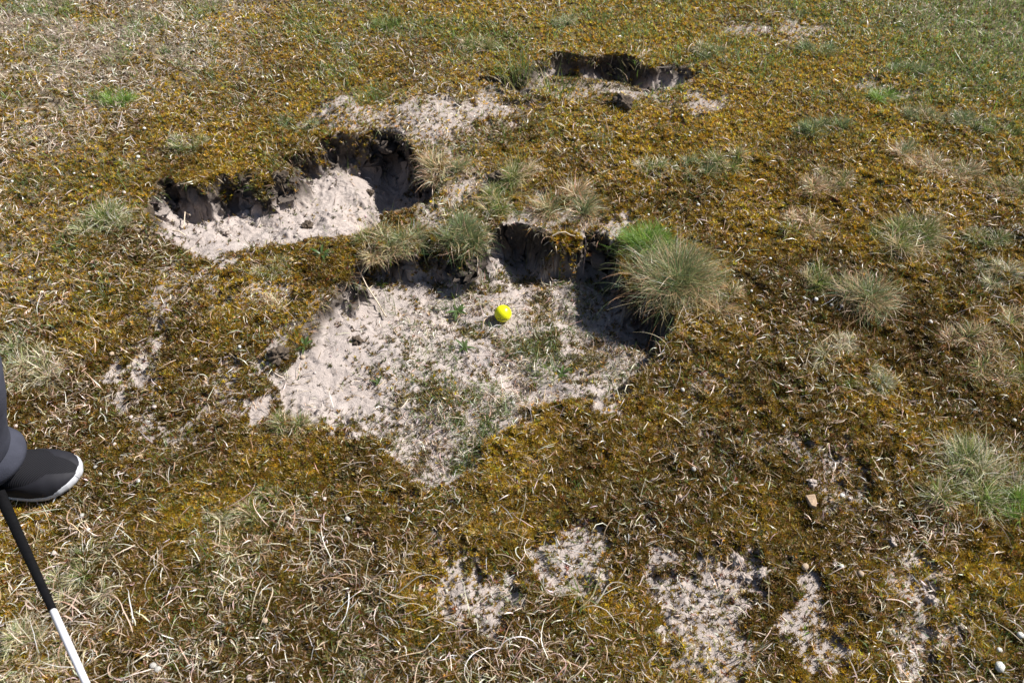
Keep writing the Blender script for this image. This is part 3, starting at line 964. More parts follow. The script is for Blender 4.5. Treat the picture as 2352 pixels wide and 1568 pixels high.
LAND = []
for T in TUSSOCKS:
    tussock(*T[:8], **T[9])
    if T[8]:
        LAND.append((T[0], T[1], T[8]))
LAND += [(1155, 720, "the yellow ball"), (150, 1100, "the shoe"), (960, 1000, "the front lip of the ball pit")]


# ------------------------------------------------------------------ tall grass, sprouts and small weeds
def grass_sprout(px, py, n, ln, width, cols, label, spread=0.012, el=(1.0, 1.5), bend=(0.1, 0.9), name="grass_sprout", cat="grass sprout", group=None, rise=0.0):
    bx, by, bz = at(px, py)
    th = RNG.uniform(0, 6.283, n)
    rr = spread * np.sqrt(RNG.random(n))
    x, y = bx + rr * np.cos(th), by + rr * np.sin(th)
    c = jit(np.array(cols)[RNG.integers(0, len(cols), n)], n, 0.2)
    v = ribbons(x, y, HZ(x, y), th + RNG.normal(0, .5, n), RNG.uniform(*el, n), ln * RNG.uniform(.6, 1.1, n), np.full(n, width),
                RNG.uniform(*bend, n), RNG.normal(0, .4, n), c, seg=7, clamp=0.001, origin=(bx, by, bz))
    o = mesh_obj(name, *v[:2], M_GREEN, v[2])
    o.location = (bx, by, bz)
    tag(o, label, cat, group)
    return o


GRS = "green grass sprouts in and around the pits"
grass_sprout(1195, 206, 60, .11, .0026, C_GREEN + [(0.5, 0.45, 0.25)], "tall dark green grass clump at the left end of the far pit", .05, name="grass_clump", cat="grass clump")
grass_sprout(1275, 222, 55, .085, .0026, C_BRIGHT + [(0.5, 0.45, 0.25)], "bright green grass clump in front of the far pit", .05, name="grass_clump", cat="grass clump")
grass_sprout(1460, 150, 46, .075, .0024, C_GREEN + C_PALE, "mixed green and dry grass clump at the right end of the far pit", .05, name="grass_clump", cat="grass clump")
grass_sprout(1156, 764, 3, .045, .0016, C_GREEN, "thin green blades standing right in front of the yellow ball, left of the pair", .002, (1.35, 1.55), (0, .2), group=GRS)
grass_sprout(1163, 769, 3, .034, .0020, C_GREEN, "short green blades in front of the yellow ball, closest to the camera", .002, (1.3, 1.55), (0, .15), group=GRS)
grass_sprout(1072, 648, 5, .07, .0019, C_GREEN, "tall thin grass sprout in the middle of the ball pit's back floor", .006, (1.2, 1.5), (.1, .5), group=GRS)
grass_sprout(1108, 700, 7, .022, .0018, C_GREEN, "little upright tuft just left of the yellow ball", .012, (1.2, 1.55), (0, .3), group=GRS)
grass_sprout(880, 725, 6, .045, .0018, C_GREEN, "upright grass sprout on the left floor of the ball pit", .008, group=GRS)
grass_sprout(908, 722, 6, .05, .0018, C_GREEN, "slim grass sprout right of another on the pit's left floor", .008, group=GRS)
grass_sprout(950, 750, 4, .035, .0018, C_GREEN, "single slim green sprout left of the ball's shadow", .004, group=GRS)
grass_sprout(590, 428, 14, .05, .0022, C_GREEN, "green grass sprout under the moss lobe in the upper pit", .012, (.6, 1.4), (.6, 1.6), group=GRS)
grass_sprout(765, 345, 14, .03, .0022, C_BRIGHT, "yellow green sprout below the back rim of the upper pit", .02, group=GRS)
grass_sprout(1545, 745, 10, .03, .002, C_GREEN, "small green sprout at the dark right end of the ball pit", .02, group=GRS)
grass_sprout(1720, 1500, 14, .06, .0024, C_GREEN + C_PALE, "green sprout in the broken sand patch at the bottom right", .02, group=GRS)
grass_sprout(1340, 1370, 18, .05, .0026, C_GREEN + C_PALE, "low green sprout with straw blades right of the front sand patch", .02, (.3, 1.2), group=GRS)
grass_sprout(1120, 655, 10, .03, .002, C_GREEN, "spreading sprout at the foot of the earth lobe behind the ball", .025, (.4, 1.2), group=GRS)


def weed(px, py, size, label, n=9):
    bx, by, bz = at(px, py)
    root = empty("weed", (bx, by, bz))
    th = np.arange(n) * 2.4 + RNG.uniform(0, 6)
    c = jit(np.array([(0.075, 0.13, 0.03), (0.12, 0.18, 0.06)])[RNG.integers(0, 2, n)], n, 0.15)
    P = []
    for i in range(n):
        L, k = size * RNG.uniform(.3, .85), 7
        e, a = RNG.uniform(.2, 1.1), th[i] + RNG.normal(0, .6)
        t = np.linspace(0, 1, k)
        wid = size * 0.085 * np.sin(np.pi * np.clip(t * 0.93 + 0.05, 0, 1)) ** 0.8
        rr = L * t
        zz = L * (np.sin(e) * t - 0.45 * t * t) + 0.002
        cx, cy = rr * np.cos(a), rr * np.sin(a)
        nxx, nyy = -np.sin(a), np.cos(a)
        up = wid * 0.35
        A = np.stack([cx - nxx * wid, cy - nyy * wid, zz + up], 1)
        M = np.stack([cx, cy, zz], 1)
        B = np.stack([cx + nxx * wid, cy + nyy * wid, zz + up], 1)
        g = lambda Q: np.maximum(Q[:, 2], HZ(Q[:, 0] + bx, Q[:, 1] + by) - bz + 0.002)
        for Q in (A, M, B):
            Q[:, 2] = g(Q)
        V = np.concatenate([A, M, B])
        f = [(j, j + 1, k + j + 1, k + j) for j in range(k - 1)] + [(k + j, k + j + 1, 2 * k + j + 1, 2 * k + j) for j in range(k - 1)]
        P.append((V, np.array(f), np.repeat(c[i:i + 1], 3 * k, 0)))
    V, F_, C = joinp(P)
    mesh_obj("leaves", V, F_, M_GREEN, C, root, smooth=True)
    crown, cf = lump_mesh(1, 3, 0.1)
    mesh_obj("crown", crown * size * 0.07 + np.array((0, 0, 0.002)), cf, M_GREEN, np.tile((0.09, 0.13, 0.03), (len(crown), 1)), root, smooth=True)
    tag(root, label, "weed", "small green weeds on the sand")


weed(1052, 717, .040, "flat green rosette weed on the sand left of the yellow ball", 11)
weed(740, 588, .040, "leafy green weed on the moss strip in front of the upper pit", 18)
weed(878, 655, .035, "dark green weed in the shadow below the tan rim tussock", 8)
weed(1285, 610, .032, "small feathery weed by the pale stick in the ball pit", 9)
weed(1065, 800, .035, "green weed below the yellow ball on trodden sand", 9)
weed(1290, 860, .034, "green weed at the right front of the ball pit floor", 9)
weed(700, 797, .032, "small weed on the left sand slope of the ball pit", 7)
weed(870, 880, .028, "tiny weed on the pale sand of the pit's left front", 7)
weed(1670, 1112, .03, "dark green weed in brown moss right of the picture's centre", 10)

# ------------------------------------------------------------------ golf ball
M_BALL = mat_plain("yellow_ball_cover", (0.82, 0.83, 0.01), 0.28, 0.5)
M_PRINT = mat_plain("black_print", (0.03, 0.03, 0.02), 0.5)


def golf_ball():
    R = 0.02135
    # contact: drop the ball onto the floor where its centre is seen at (1155, 720)
    z = -0.05
    for _ in range(20):
        x, y = U(1155, 720, z)
        g = HZ(x + 0.006 * np.cos(np.arange(8)), y + 0.006 * np.sin(np.arange(8))).max()
        z = 0.5 * z + 0.5 * (g + R - 0.001)
    root = empty("golf_ball", (float(x), float(y), float(z)))
    bm = bmesh.new()
    bmesh.ops.create_icosphere(bm, subdivisions=6, radius=R)
    V = np.array([v.co[:] for v in bm.verts])
    F_ = np.array([[v.index for v in f.verts] for f in bm.faces])
    bm.free()
    k = np.arange(336) + 0.5
    ph, th = np.arccos(1 - 2 * k / 336), np.pi * (1 + 5 ** .5) * k
    D = np.stack([np.cos(th) * np.sin(ph), np.sin(th) * np.sin(ph), np.cos(ph)], 1)
    U_ = V / np.linalg.norm(V, axis=1)[:, None]
    ang = np.arccos(np.clip((U_ @ D.T).max(1), -1, 1))
    V = V * (1 - 0.008 * (1 - sstep(0.035, 0.088, ang)))[:, None]
    mesh_obj("cover", V, F_, M_BALL, None, root, smooth=True)
    # dark worn print low on the camera side: a short word-like row of strokes and a small mark above it
    strokes = []
    f = Vector((-0.10, -1, 0)).normalized()

    def stroke(a0, a1, e0, e1):
        n = 5
        P = []
        for i in range(n):
            t = i / (n - 1)
            for e in (e0, e1):
                a = a0 + (a1 - a0) * t
                d = np.array((math.sin(a) * math.cos(e), -math.cos(a) * math.cos(e), math.sin(e)))
                P.append(d * R * 1.004)
        return np.array(P), np.array([(2 * i, 2 * i + 1, 2 * i + 3, 2 * i + 2) for i in range(n - 1)]), np.zeros((2 * n, 3))
    a = -0.62
    for w_ in (.16, .05, .10, .05, .14, .08, .05, .12):
        strokes.append(stroke(a, a + w_, -0.05, 0.11))
        a += w_ + 0.045
    strokes.append(stroke(-0.30, -0.22, 0.20, 0.32))
    V, F2, C = joinp(strokes)
    mesh_obj("print", V, F2, M_PRINT, None, root)
    tag(root, "bright yellow golf ball lying in the sandy pit", "golf ball")
    return float(x), float(y), float(z)


BALL = golf_ball()

# ------------------------------------------------------------------ pebbles
M_PEB = []
for nm, c in (("white_pebble", (0.80, 0.78, 0.74)), ("grey_pebble", (0.55, 0.53, 0.49)), ("tan_pebble", (0.52, 0.40, 0.29)), ("pinkish_pebble", (0.66, 0.55, 0.50))):
    M_PEB.append(mat_plain(nm, c, 0.75, 0.3, 0.28, 260, 0.0012, 500))
LOOK = ["white", "grey", "tan", "pinkish white"]
# px, py, diameter in mm, look
PEBBLES = [
    (1655, 528, 9, 0), (1710, 540, 10, 0), (1751, 528, 8, 0), (1743, 552, 10, 0), (1663, 560, 11, 1), (1768, 597, 10, 0), (1753, 626, 13, 1), (1765, 627, 8, 1), (1685, 636, 9, 1),
    (1702, 647, 10, 0), (1711, 615, 7, 1), (1800, 643, 8, 1), (1813, 647, 11, 3), (1813, 667, 8, 0), (1725, 671, 10, 0), (1846, 688, 13, 0), (1873, 690, 14, 0), (1908, 704, 12, 1),
    (1932, 707, 13, 3), (1926, 714, 8, 1), (1929, 580, 9, 0), (2001, 573, 7, 1), (1980, 538, 9, 1), (2102, 587, 8, 0), (2135, 743, 14, 0), (1699, 737, 13, 0), (1726, 736, 9, 0),
    (1786, 766, 9, 1), (1851, 762, 11, 1), (1835, 742, 8, 3), (1567, 898, 14, 1), (1798, 980, 11, 0), (1733, 950, 8, 0), (2327, 968, 12, 0), (2192, 961, 9, 3),
    (1290, 494, 13, 1), (1603, 475, 13, 0), (1562, 473, 9, 1), (1526, 476, 8, 1), (1323, 429, 11, 0), (1358, 434, 10, 0), (1433, 375, 10, 0), (1550, 360, 9, 0), (1521, 366, 8, 1),
    (1536, 330, 9, 0), (1435, 338, 10, 0), (1364, 338, 9, 0), (1374, 341, 9, 0), (1319, 321, 9, 0), (1585, 308, 11, 0), (1583, 315, 9, 0), (1566, 268, 11, 0), (1515, 276, 9, 0),
    (1345, 274, 9, 0), (1711, 338, 10, 0), (1489, 496, 10, 0), (1560, 502, 9, 0), (1517, 504, 8, 1), (1710, 700, 8, 1),
    (1933, 1140, 15, 0), (1950, 1148, 11, 3), (1560, 1143, 14, 2), (1593, 1079, 13, 1), (1975, 1320, 16, 2), (1916, 1298, 12, 3), (1931, 1303, 13, 0), (1846, 1306, 20, 2),
    (2291, 1497, 15, 0), (2292, 1534, 24, 0), (2338, 1462, 16, 0), (2094, 1078, 12, 1), (1907, 1045, 11, 3), (2019, 1103, 15, 1),
    (319, 1106, 13, 0), (232, 1091, 11, 1), (221, 1075, 12, 1), (356, 937, 14, 3), (39, 982, 12, 3), (265, 1023, 12, 3), (323, 1009, 12, 2), (259, 817, 15, 2), (45, 776, 11, 0),
    (127, 1273, 13, 3), (191, 1186, 13, 1), (800, 1196, 16, 1), (746, 1148, 12, 3), (303, 962, 12, 3), (696, 823, 15, 2), (451, 830, 12, 1), (205, 1219, 11, 0), (177, 1226, 12, 3),
    (610, 1428, 16, 2), (354, 1530, 17, 1), (366, 1541, 17, 1), (574, 1558, 15, 3),
    (333, 299, 13, 0), (458, 289, 12, 0), (85, 222, 12, 0), (196, 222, 11, 0), (344, 188, 12, 0), (604, 181, 12, 0), (311, 64, 11, 0), (238, 79, 10, 0), (312, 14, 10, 0),
    (293, 108, 11, 0), (309, 110, 11, 0), (446, 120, 11, 0), (54, 259, 10, 0), (319, 365, 16, 0), (286, 445, 14, 3), (212, 434, 11, 3), (215, 404, 10, 0), (660, 242, 12, 0), (172, 402, 9, 0),
    (640, 176, 10, 0), (520, 60, 11, 0), (66, 48, 11, 0), (400, 210, 9, 0), (560, 230, 9, 0), (130, 120, 10, 0), (30, 420, 11, 0), (70, 640, 10, 0),
    (1179, 927, 13, 1), (960, 842, 12, 2), (552, 800, 11, 0), (1590, 930, 10, 1), (780, 1478, 14, 2), (1010, 1010, 11, 1), (1300, 118, 10, 0), (2092, 290, 11, 0), (2130, 120, 11, 0)]

peb_protos = []
for s in range(6):
    V, F_ = lump_mesh(2, 40 + s, 0.045)
    V *= np.array((1.0, 0.86 + 0.03 * s, 0.78))
    peb_protos.append((V, F_))
peb_mesh = {}
plabels = {}
peb_info = []
for i, (px, py, mm, lk) in enumerate(PEBBLES):
    best = min(LAND, key=lambda q: math.hypot(q[0] - px, (q[1] - py) * 1.3))
    dx, dy = px - best[0], py - best[1]
    if math.hypot(dx, dy) > 170:
        gx, gy = min(2, int(px / 784)), min(2, int(py / 523))
        where = [["toward the upper left", "toward the top centre", "toward the upper right"], ["at left of centre", "near the middle", "at right of centre"],
                 ["toward the lower left", "toward the bottom centre", "toward the lower right"]][gy][gx]
        ph = f"lying {where}, away from any tussock"
    elif abs(dx) > abs(dy) * 1.2:
        ph = ("right of " if dx > 0 else "left of ") + best[2]
    else:
        ph = ("below " if dy > 0 else "above ") + best[2]
    size = "tiny" if mm < 9.5 else ("small" if mm < 14 else "larger")
    key = f"{size} {LOOK[lk]} pebble {ph}"
    plabels.setdefault(key, []).append(i)
    peb_info.append((key, math.hypot(dx, dy), best))
ORD = ["nearest", "second nearest", "third nearest", "fourth nearest", "fifth nearest", "sixth nearest", "seventh nearest", "eighth nearest"]
ORDL = ["leftmost", "second from left", "third from left", "fourth from left", "fifth from left", "sixth from left", "seventh from left", "eighth from left", "ninth from left",
        "tenth from left", "eleventh from left", "twelfth from left", "thirteenth from left", "fourteenth from left", "fifteenth from left", "sixteenth from left"]
final = {}
for key, ids in plabels.items():
    if len(ids) == 1:
        final[ids[0]] = key
    elif "away from" in key or len(ids) > 8:
        for r_, i in enumerate(sorted(ids, key=lambda j: PEBBLES[j][0])):
            final[i] = key.replace(", away from any tussock", "") + f", {ORDL[r_]} there"
    else:
        for r_, i in enumerate(sorted(ids, key=lambda j: peb_info[j][1])):
            final[i] = f"{key}, {ORD[r_]} to it"
for i, (px, py, mm, lk) in enumerate(PEBBLES):
    V, F_ = peb_protos[i % 6]
    kk = (i % 6, lk)
    x, y, z = at(px, py)
    r = mm / 2000.0 * 0.76
    if kk not in peb_mesh:
        o = mesh_obj("pebble", V, F_, M_PEB[lk], smooth=True)
        peb_mesh[kk] = o.data
    else:
        o = bpy.data.objects.new("pebble", peb_mesh[kk])
        COL.objects.link(o)
    o.scale = (r, r, r)
    zz = float(HZ(x + r * 0.6 * np.cos(np.arange(6)), y + r * 0.6 * np.sin(np.arange(6))).max())
    o.location = (x, y, zz + r * 0.45 + (0.002 if HS(x, y) < 0.5 else 0))
    o.rotation_euler = (random.uniform(-.3, .3), random.uniform(-.3, .3), random.uniform(0, 6.28))
    tag(o, final[i], "pebble", "pebbles strewn on the moss")

# angular stones and soil clods
M_STONE = mat_plain("tan_stone", (0.50, 0.36, 0.24), 0.8, 0.3, 0.2, 200, 0.001, 300)


def angular_stone(px, py, pts, h, label):
    x, y, z = at(px, py)
    bm = bmesh.new()
    a = [bm.verts.new((p[0], p[1], 0)) for p in pts]
    b = [bm.verts.new((p[0] * .86 + .001, p[1] * .86, h * (0.8 + 0.25 * (i % 2)))) for i, p in enumerate(pts)]
    n = len(pts)
    bm.faces.new(b)
    bm.faces.new(a[::-1])
    for i in range(n):
        bm.faces.new((a[i], a[(i + 1) % n], b[(i + 1) % n], b[i]))
    bmesh.ops.recalc_face_normals(bm, faces=bm.faces)
    bmesh.ops.bevel(bm, geom=list(bm.edges), offset=0.0009, segments=2, affect='EDGES')
    me = bpy.data.meshes.new("stone")
    bm.to_mesh(me)
    bm.free()
    me.materials.append(M_STONE)
    o = bpy.data.objects.new("stone", me)
    o.location = (x, y, z + 0.003)
    o.rotation_euler = (.12, -.1, 0)
    COL.objects.link(o)
    tag(o, label, "stone")


angular_stone(1860, 1155, [(-.011, .013), (.010, .014), (.011, -.004), (.006, -.017), (-.003, -.012)], .012, "tan angular wedge shaped stone in brown moss at lower right")


def clod(px, py, mm, label, dark=False, squash=.7, seed=0):
    x, y, z = at(px, py)
    bm = bmesh.new()
    bmesh.ops.create_icosphere(bm, subdivisions=4, radius=1)
    V = np.array([v.co[:] for v in bm.verts])
    F_ = np.array([[v.index for v in f.verts] for f in bm.faces])
    bm.free()
    q = V * 2.1 + seed * 5.3
    d = fbm(q[:, 0] + q[:, 2] * .7, q[:, 1] - q[:, 2] * .6, 1.3, 900 + seed, 4, .65)
    d2 = fbm(q[:, 0] - q[:, 1], q[:, 2] + q[:, 1], .35, 950 + seed, 3, .7)
    V = V * (1 + 1.0 * d + 0.35 * d2)[:, None] * np.array((1, .85, squash)) * mm / 2000
    o = mesh_obj("soil_clod", V, F_, M_CLOD if not dark else M_CLODD, smooth=True)
    o.location = (x, y, z + mm / 2000 * .35)
    o.rotation_euler = (0, 0, seed * 1.7)
    tag(o, label, "soil clod", "clods of earth on sand and moss")


M_CLODD = mat_plain("dark_soil_lump", (0.10, 0.078, 0.06), 0.95, 0.1, 0.5, 120, 0.002, 300)
for a in [(822, 785, 26, "dark soil clod alone on the pale left sand of the ball pit", True, .7, 1),
          (640, 822, 42, "dark crumbly clod on the left edge of the ball pit", True, .8, 2),
          (1430, 238, 52, "wide dark crumbly lump in front of the far pit", True, .5, 3),
          (1140, 412, 40, "grey earth clod between upper pit and straw tussock", True, .7, 4),
          (1712, 1330, 18, "grey sand clod on the broken sand patch, upper of two at lower right", False, .8, 5),
          (1752, 1322, 22, "smooth oval sand clod on top of the broken sand patch at lower right", False, .7, 6),
          (2140, 1385, 22, "upright pale sand clod right of the lower right sand strip", False, 1.1, 7),
          (2048, 1245, 18, "sand clod above the lower right sand strip", False, .8, 8),
          (1864, 1110, 17, "pale rough clod just above the tan wedge stone", False, .8, 9),
          (1690, 1290, 24, "rough clod at the upper end of the broken sand patch", False, .8, 10),
          (705, 520, 26, "dark clod on the front floor of the upper pit", True, .7, 11),
          (850, 445, 22, "dark crumb in the middle of the upper pit's sand", True, .7, 12),
          (510, 535, 34, "rough lump on the lower left floor of the upper pit", False, .6, 13),
          (570, 495, 26, "rounded lump on the left floor of the upper pit", False, .6, 14),
          (645, 410, 34, "dark lump at the step in the upper pit's back wall", True, .7, 15)]:
    clod(*a)


def stick(pts, rad, colr, label, name="stick"):
    P = []
    for px, py, lift in pts:
        x, y, z = at(px, py)
        P.append(np.array((x, y, z + lift)))
    o0 = P[0].copy()
    n, k = len(P), 7
    V = []
    for i, p in enumerate(P):
        t = P[min(n - 1, i + 1)] - P[max(0, i - 1)]
        t /= np.linalg.norm(t)
        a = np.cross(t, (0, 0, 1.0))
        a /= np.linalg.norm(a) + 1e-9
        b = np.cross(a, t)
        rr = rad * (1 - 0.55 * i / (n - 1))
        for j in range(k):
            w = 6.283 * j / k
            V.append(p - o0 + a * math.cos(w) * rr + b * math.sin(w) * rr)
    F_ = np.array([(i * k + j, i * k + (j + 1) % k, (i + 1) * k + (j + 1) % k, (i + 1) * k + j) for i in range(n - 1) for j in range(k)])
    o = mesh_obj(name, np.array(V), F_, M_STICK, smooth=True)
    o.location = tuple(o0)
    tag(o, label, "stick" if name == "stick" else "root")


M_STICK = mat_plain("bleached_stick", (0.60, 0.50, 0.38), 0.6, 0.3, 0.25, 150)
stick([(1266, 600, .01), (1280, 594, .012), (1295, 589, .013), (1308, 585, .014), (1318, 581, .012)], .0022, 0, "short pale dry stick in the shaded back of the ball pit")
stick([(888, 735, .012), (868, 700, .01), (845, 670, .02), (828, 640, .035), (822, 620, .05)], .0022, 0, "long pale dry stalk leaning at the left end of the ball pit")
stick([(436, 490, .03), (430, 500, .02), (424, 520, .01), (420, 530, .01)], .002, 0, "pale root hanging from the left wall of the upper pit", "root")
stick([(400, 535, .008), (415, 541, .015), (428, 545, .006)], .003, 0, "short brown twig on the lower left floor of the upper pit")

# ------------------------------------------------------------------ the person at the left edge
M_TROUSER = mat_plain("slate_trouser_cloth", (0.046, 0.049, 0.068), 0.85, 0.15, 0.18, 30, 0.0006, 400)
M_UPPER = None


def shoe_material():
    m, nt, b, out = new_mat("charcoal_knit")
    tc = nt.nodes.new('ShaderNodeTexCoord')
    w = nt.nodes.new('ShaderNodeTexWave')
    w.inputs['Scale'].default_value = 95
    w.inputs['Distortion'].default_value = 0.3
    mp = nt.nodes.new('ShaderNodeMapping')
    mp.inputs['Rotation'].default_value = (0, 0, 0.6)
    nt.links.new(tc.outputs['Object'], mp.inputs[0])
    nt.links.new(mp.outputs[0], w.inputs['Vector'])
    r = nt.nodes.new('ShaderNodeValToRGB')
    r.color_ramp.elements[0].color = (0.0055, 0.0055, 0.0075, 1)
    r.color_ramp.elements[1].color = (0.0135, 0.0135, 0.0175, 1)
    nt.links.new(w.outputs['Fac'], r.inputs[0])
    nt.links.new(r.outputs[0], b.inputs['Base Color'])
    b.inputs['Roughness'].default_value = 0.8
    b.inputs['Specular IOR Level'].default_value = 0.2
    bp = nt.nodes.new('ShaderNodeBump')
    bp.inputs['Distance'].default_value = 0.0006
    nt.links.new(w.outputs['Fac'], bp.inputs['Height'])
    nt.links.new(bp.outputs[0], b.inputs['Normal'])
    return m


M_UPPER = shoe_material()
M_TRIM = mat_plain("charcoal_rubber_trim", (0.014, 0.014, 0.019), 0.7, 0.25, 0.12, 60)
M_SOLE = mat_plain("white_sole", (0.48, 0.49, 0.53), 0.7, 0.3, 0.15, 60)
M_SKIN = mat_plain("skin", (0.46, 0.28, 0.20), 0.5, 0.4, 0.06, 20)
M_HAIR = mat_plain("brown_hair", (0.06, 0.04, 0.025), 0.6, 0.3, 0.3, 90)
M_JACKET = mat_plain("navy_jacket_cloth", (0.035, 0.045, 0.075), 0.85, 0.15, 0.15, 40)

SHOE_L = 0.292


def shoe_plan(u):
    """half widths (inner, outer) of the sole at u (0 heel - 1 toe)"""
    k = np.array([0, .03, .08, .18, .32, .45, .60, .72, .82, .90, .95, .98, 1.0])
    w = np.array([0.008, .022, .031, .036, .034, .036, .046, .0515, .051, .044, .034, .022, .004])
    return np.interp(u, k, w)


def shoe(parent, toe, yaw, mirror=1):
    """origin at the toe, local +x is forward"""
    u = np.concatenate([np.linspace(0, .1, 10), np.linspace(.1, .88, 44)[1:], 1 - .12 * (1 - np.linspace(0, 1, 22)[1:]) ** 1.6])
    hgt = np.interp(u, [0, .05, .2, .35, .45, .55, .65, .78, .88, .94, .98, 1.0], [.080, .088, .092, .095, .092, .082, .070, .058, .049, .041, .032, .024])
    w = shoe_plan(u)
    bend = 0.007 * np.sin(u * np.pi) * mirror * -1
    nv = 25
    th = np.linspace(0, np.pi, nv)
    cx = np.sign(np.cos(th)) * np.abs(np.cos(th)) ** 0.75
    cz = np.abs(np.sin(th)) ** 0.85
    zb = 0.016
    V = np.zeros((len(u), nv, 3))
    V[..., 0] = ((u - 1) * SHOE_L)[:, None]
    V[..., 1] = bend[:, None] + w[:, None] * cx[None] * 0.985
    V[..., 2] = zb + (hgt - zb)[:, None] * cz[None]
    nu = len(u)
    idx = np.arange(nu * nv).reshape(nu, nv)
    Fq = np.stack([idx[:-1, :-1], idx[1:, :-1], idx[1:, 1:], idx[:-1, 1:]], -1).reshape(-1, 4)
    up = mesh_obj("shoe", V.reshape(-1, 3), Fq, M_UPPER, None, parent, smooth=True)
    up.location = toe
    up.rotation_euler = (0, 0, yaw)
    # rubber trim band round the toe: a thin skin just proud of the upper with a wavy top edge
    C = V.reshape(nu, nv, 3)
    band, F2 = [], []
    # parametrise: along the perimeter (outer side -> toe -> inner side) rows of 5 up the side
    path = [(i, 0) for i in range(16, nu)] + [(i, 1) for i in range(nu - 1, 15, -1)]
    rows = 6
    for (i, side) in path:
        uu = u[i]
        top = np.interp(uu, [.15, .45, .52, .58, .66, .80, .95, 1], [.012, .016, .030, .024, .030, .036, .036, .025])
        hh = hgt[i]
        tt = min(0.98, top / max(hh - zb, 1e-3))
        tmax = math.asin(min(1, tt ** (1 / 0.85)))
        for r_ in range(rows):
            a = tmax * r_ / (rows - 1)
            a = a if side == 0 else math.pi - a
            yv = w[i] * np.sign(math.cos(a)) * abs(math.cos(a)) ** 0.75 * 0.985 + bend[i]
            zv = zb + (hh - zb) * math.sin(a) ** 0.85
            ln_ = math.hypot(yv - bend[i], 0.6 * (zv - zb)) + 1e-6
            off = 0.0014 if r_ < rows - 1 else -0.0004
            ny_, nz_ = (yv - bend[i]) / ln_, 0.6 * (zv - zb) / ln_
            fx = off * sstep(.86, 1.0, uu)
            band.append(((uu - 1) * SHOE_L + fx, yv + ny_ * off, zv + nz_ * off))
    m_ = len(path)
    for a in range(m_ - 1):
        for r_ in range(rows - 1):
            F2.append((a * rows + r_, (a + 1) * rows + r_, (a + 1) * rows + r_ + 1, a * rows + r_ + 1))
    mesh_obj("toe_trim", np.array(band), np.array(F2), M_TRIM, None, up, smooth=True)
    # sole: outline extruded with rounded flank, proud of the upper
    us = np.concatenate([1 - .12 * (1 - np.linspace(0, 1, 24)) ** 1.8][0:1])
    us = np.concatenate([np.linspace(0, .05, 8), np.linspace(.05, .88, 36)[1:], 1 - .12 * (1 - np.linspace(0, 1, 24)[1:]) ** 1.6])
    ws = shoe_plan(us) + 0.0004
    bs = 0.007 * np.sin(us * np.pi) * mirror * -1
    xs_ = (us - 1) * SHOE_L + 0.006 * (us - .5)
    ring = np.concatenate([np.stack([xs_, bs - ws], 1), np.stack([xs_[::-1], (bs + ws)[::-1]], 1)])
    lv = [(0.0, .90), (0.003, .985), (0.009, 1.0), (0.0155, .985), (0.0185, .965)]
    n = len(ring)
    VV, FF = [], []
    for z_, s_ in lv:
        spring = 0.010 * sstep(.78, 1.0, (ring[:, 0] + SHOE_L) / SHOE_L)
        VV.append(np.stack([(ring[:, 0] + SHOE_L / 2) * (1 - (1 - s_) * .35) - SHOE_L / 2, ring[:, 1] * s_, z_ + spring * (1 if z_ < .02 else .55)], 1))
    for r_ in range(len(lv) - 1):
        for j in range(n):
            FF.append((r_ * n + j, r_ * n + (j + 1) % n, (r_ + 1) * n + (j + 1) % n, (r_ + 1) * n + j))
    h_ = n // 2
    for base_ in (0, (len(lv) - 1) * n):
        for j in range(h_ - 1):
            q = (base_ + j, base_ + n - 1 - j, base_ + n - 2 - j, base_ + j + 1)
            FF.append(q if base_ == 0 else q[::-1])
    mesh_obj("sole", np.concatenate(VV), np.array(FF), M_SOLE, None, up, smooth=True)
    return up


def tube(rings, seg=40, fold=None):
    """rings: list of (centre, rx, ry, yaw) stacked upward -> V, F"""
    V = []
    for (c, rx_, ry_, yw) in rings:
        for j in range(seg):
            a = 6.283185 * j / seg
            lx, ly = rx_ * math.cos(a), ry_ * math.sin(a)
            V.append((c[0] + lx * math.cos(yw) - ly * math.sin(yw), c[1] + lx * math.sin(yw) + ly * math.cos(yw), c[2]))
    F_ = [(i * seg + j, i * seg + (j + 1) % seg, (i + 1) * seg + (j + 1) % seg, (i + 1) * seg + j) for i in range(len(rings) - 1) for j in range(seg)]
    return np.array(V), np.array(F_)


def skin_mesh(name, joints, bones, mat, parent, root=0):
    me = bpy.data.meshes.new(name)
    me.from_pydata([j[:3] for j in joints], bones, [])
    o = bpy.data.objects.new(name, me)
    COL.objects.link(o)
    md = o.modifiers.new("skin", 'SKIN')
    md.use_smooth_shade = True
    if not me.skin_vertices:
        me.skin_vertices.new() if hasattr(me.skin_vertices, 'new') else None
    sv = me.skin_vertices[0].data
    for v, j in zip(sv, joints):
        rr = j[3] if isinstance(j[3], tuple) else (j[3], j[3])
        v.radius = rr
        v.use_root = False
    sv[root].use_root = True
    ss = o.modifiers.new("sub", 'SUBSURF')
    ss.levels = ss.render_levels = 2
    me.materials.append(mat)
    if parent:
        o.parent = parent
    return o


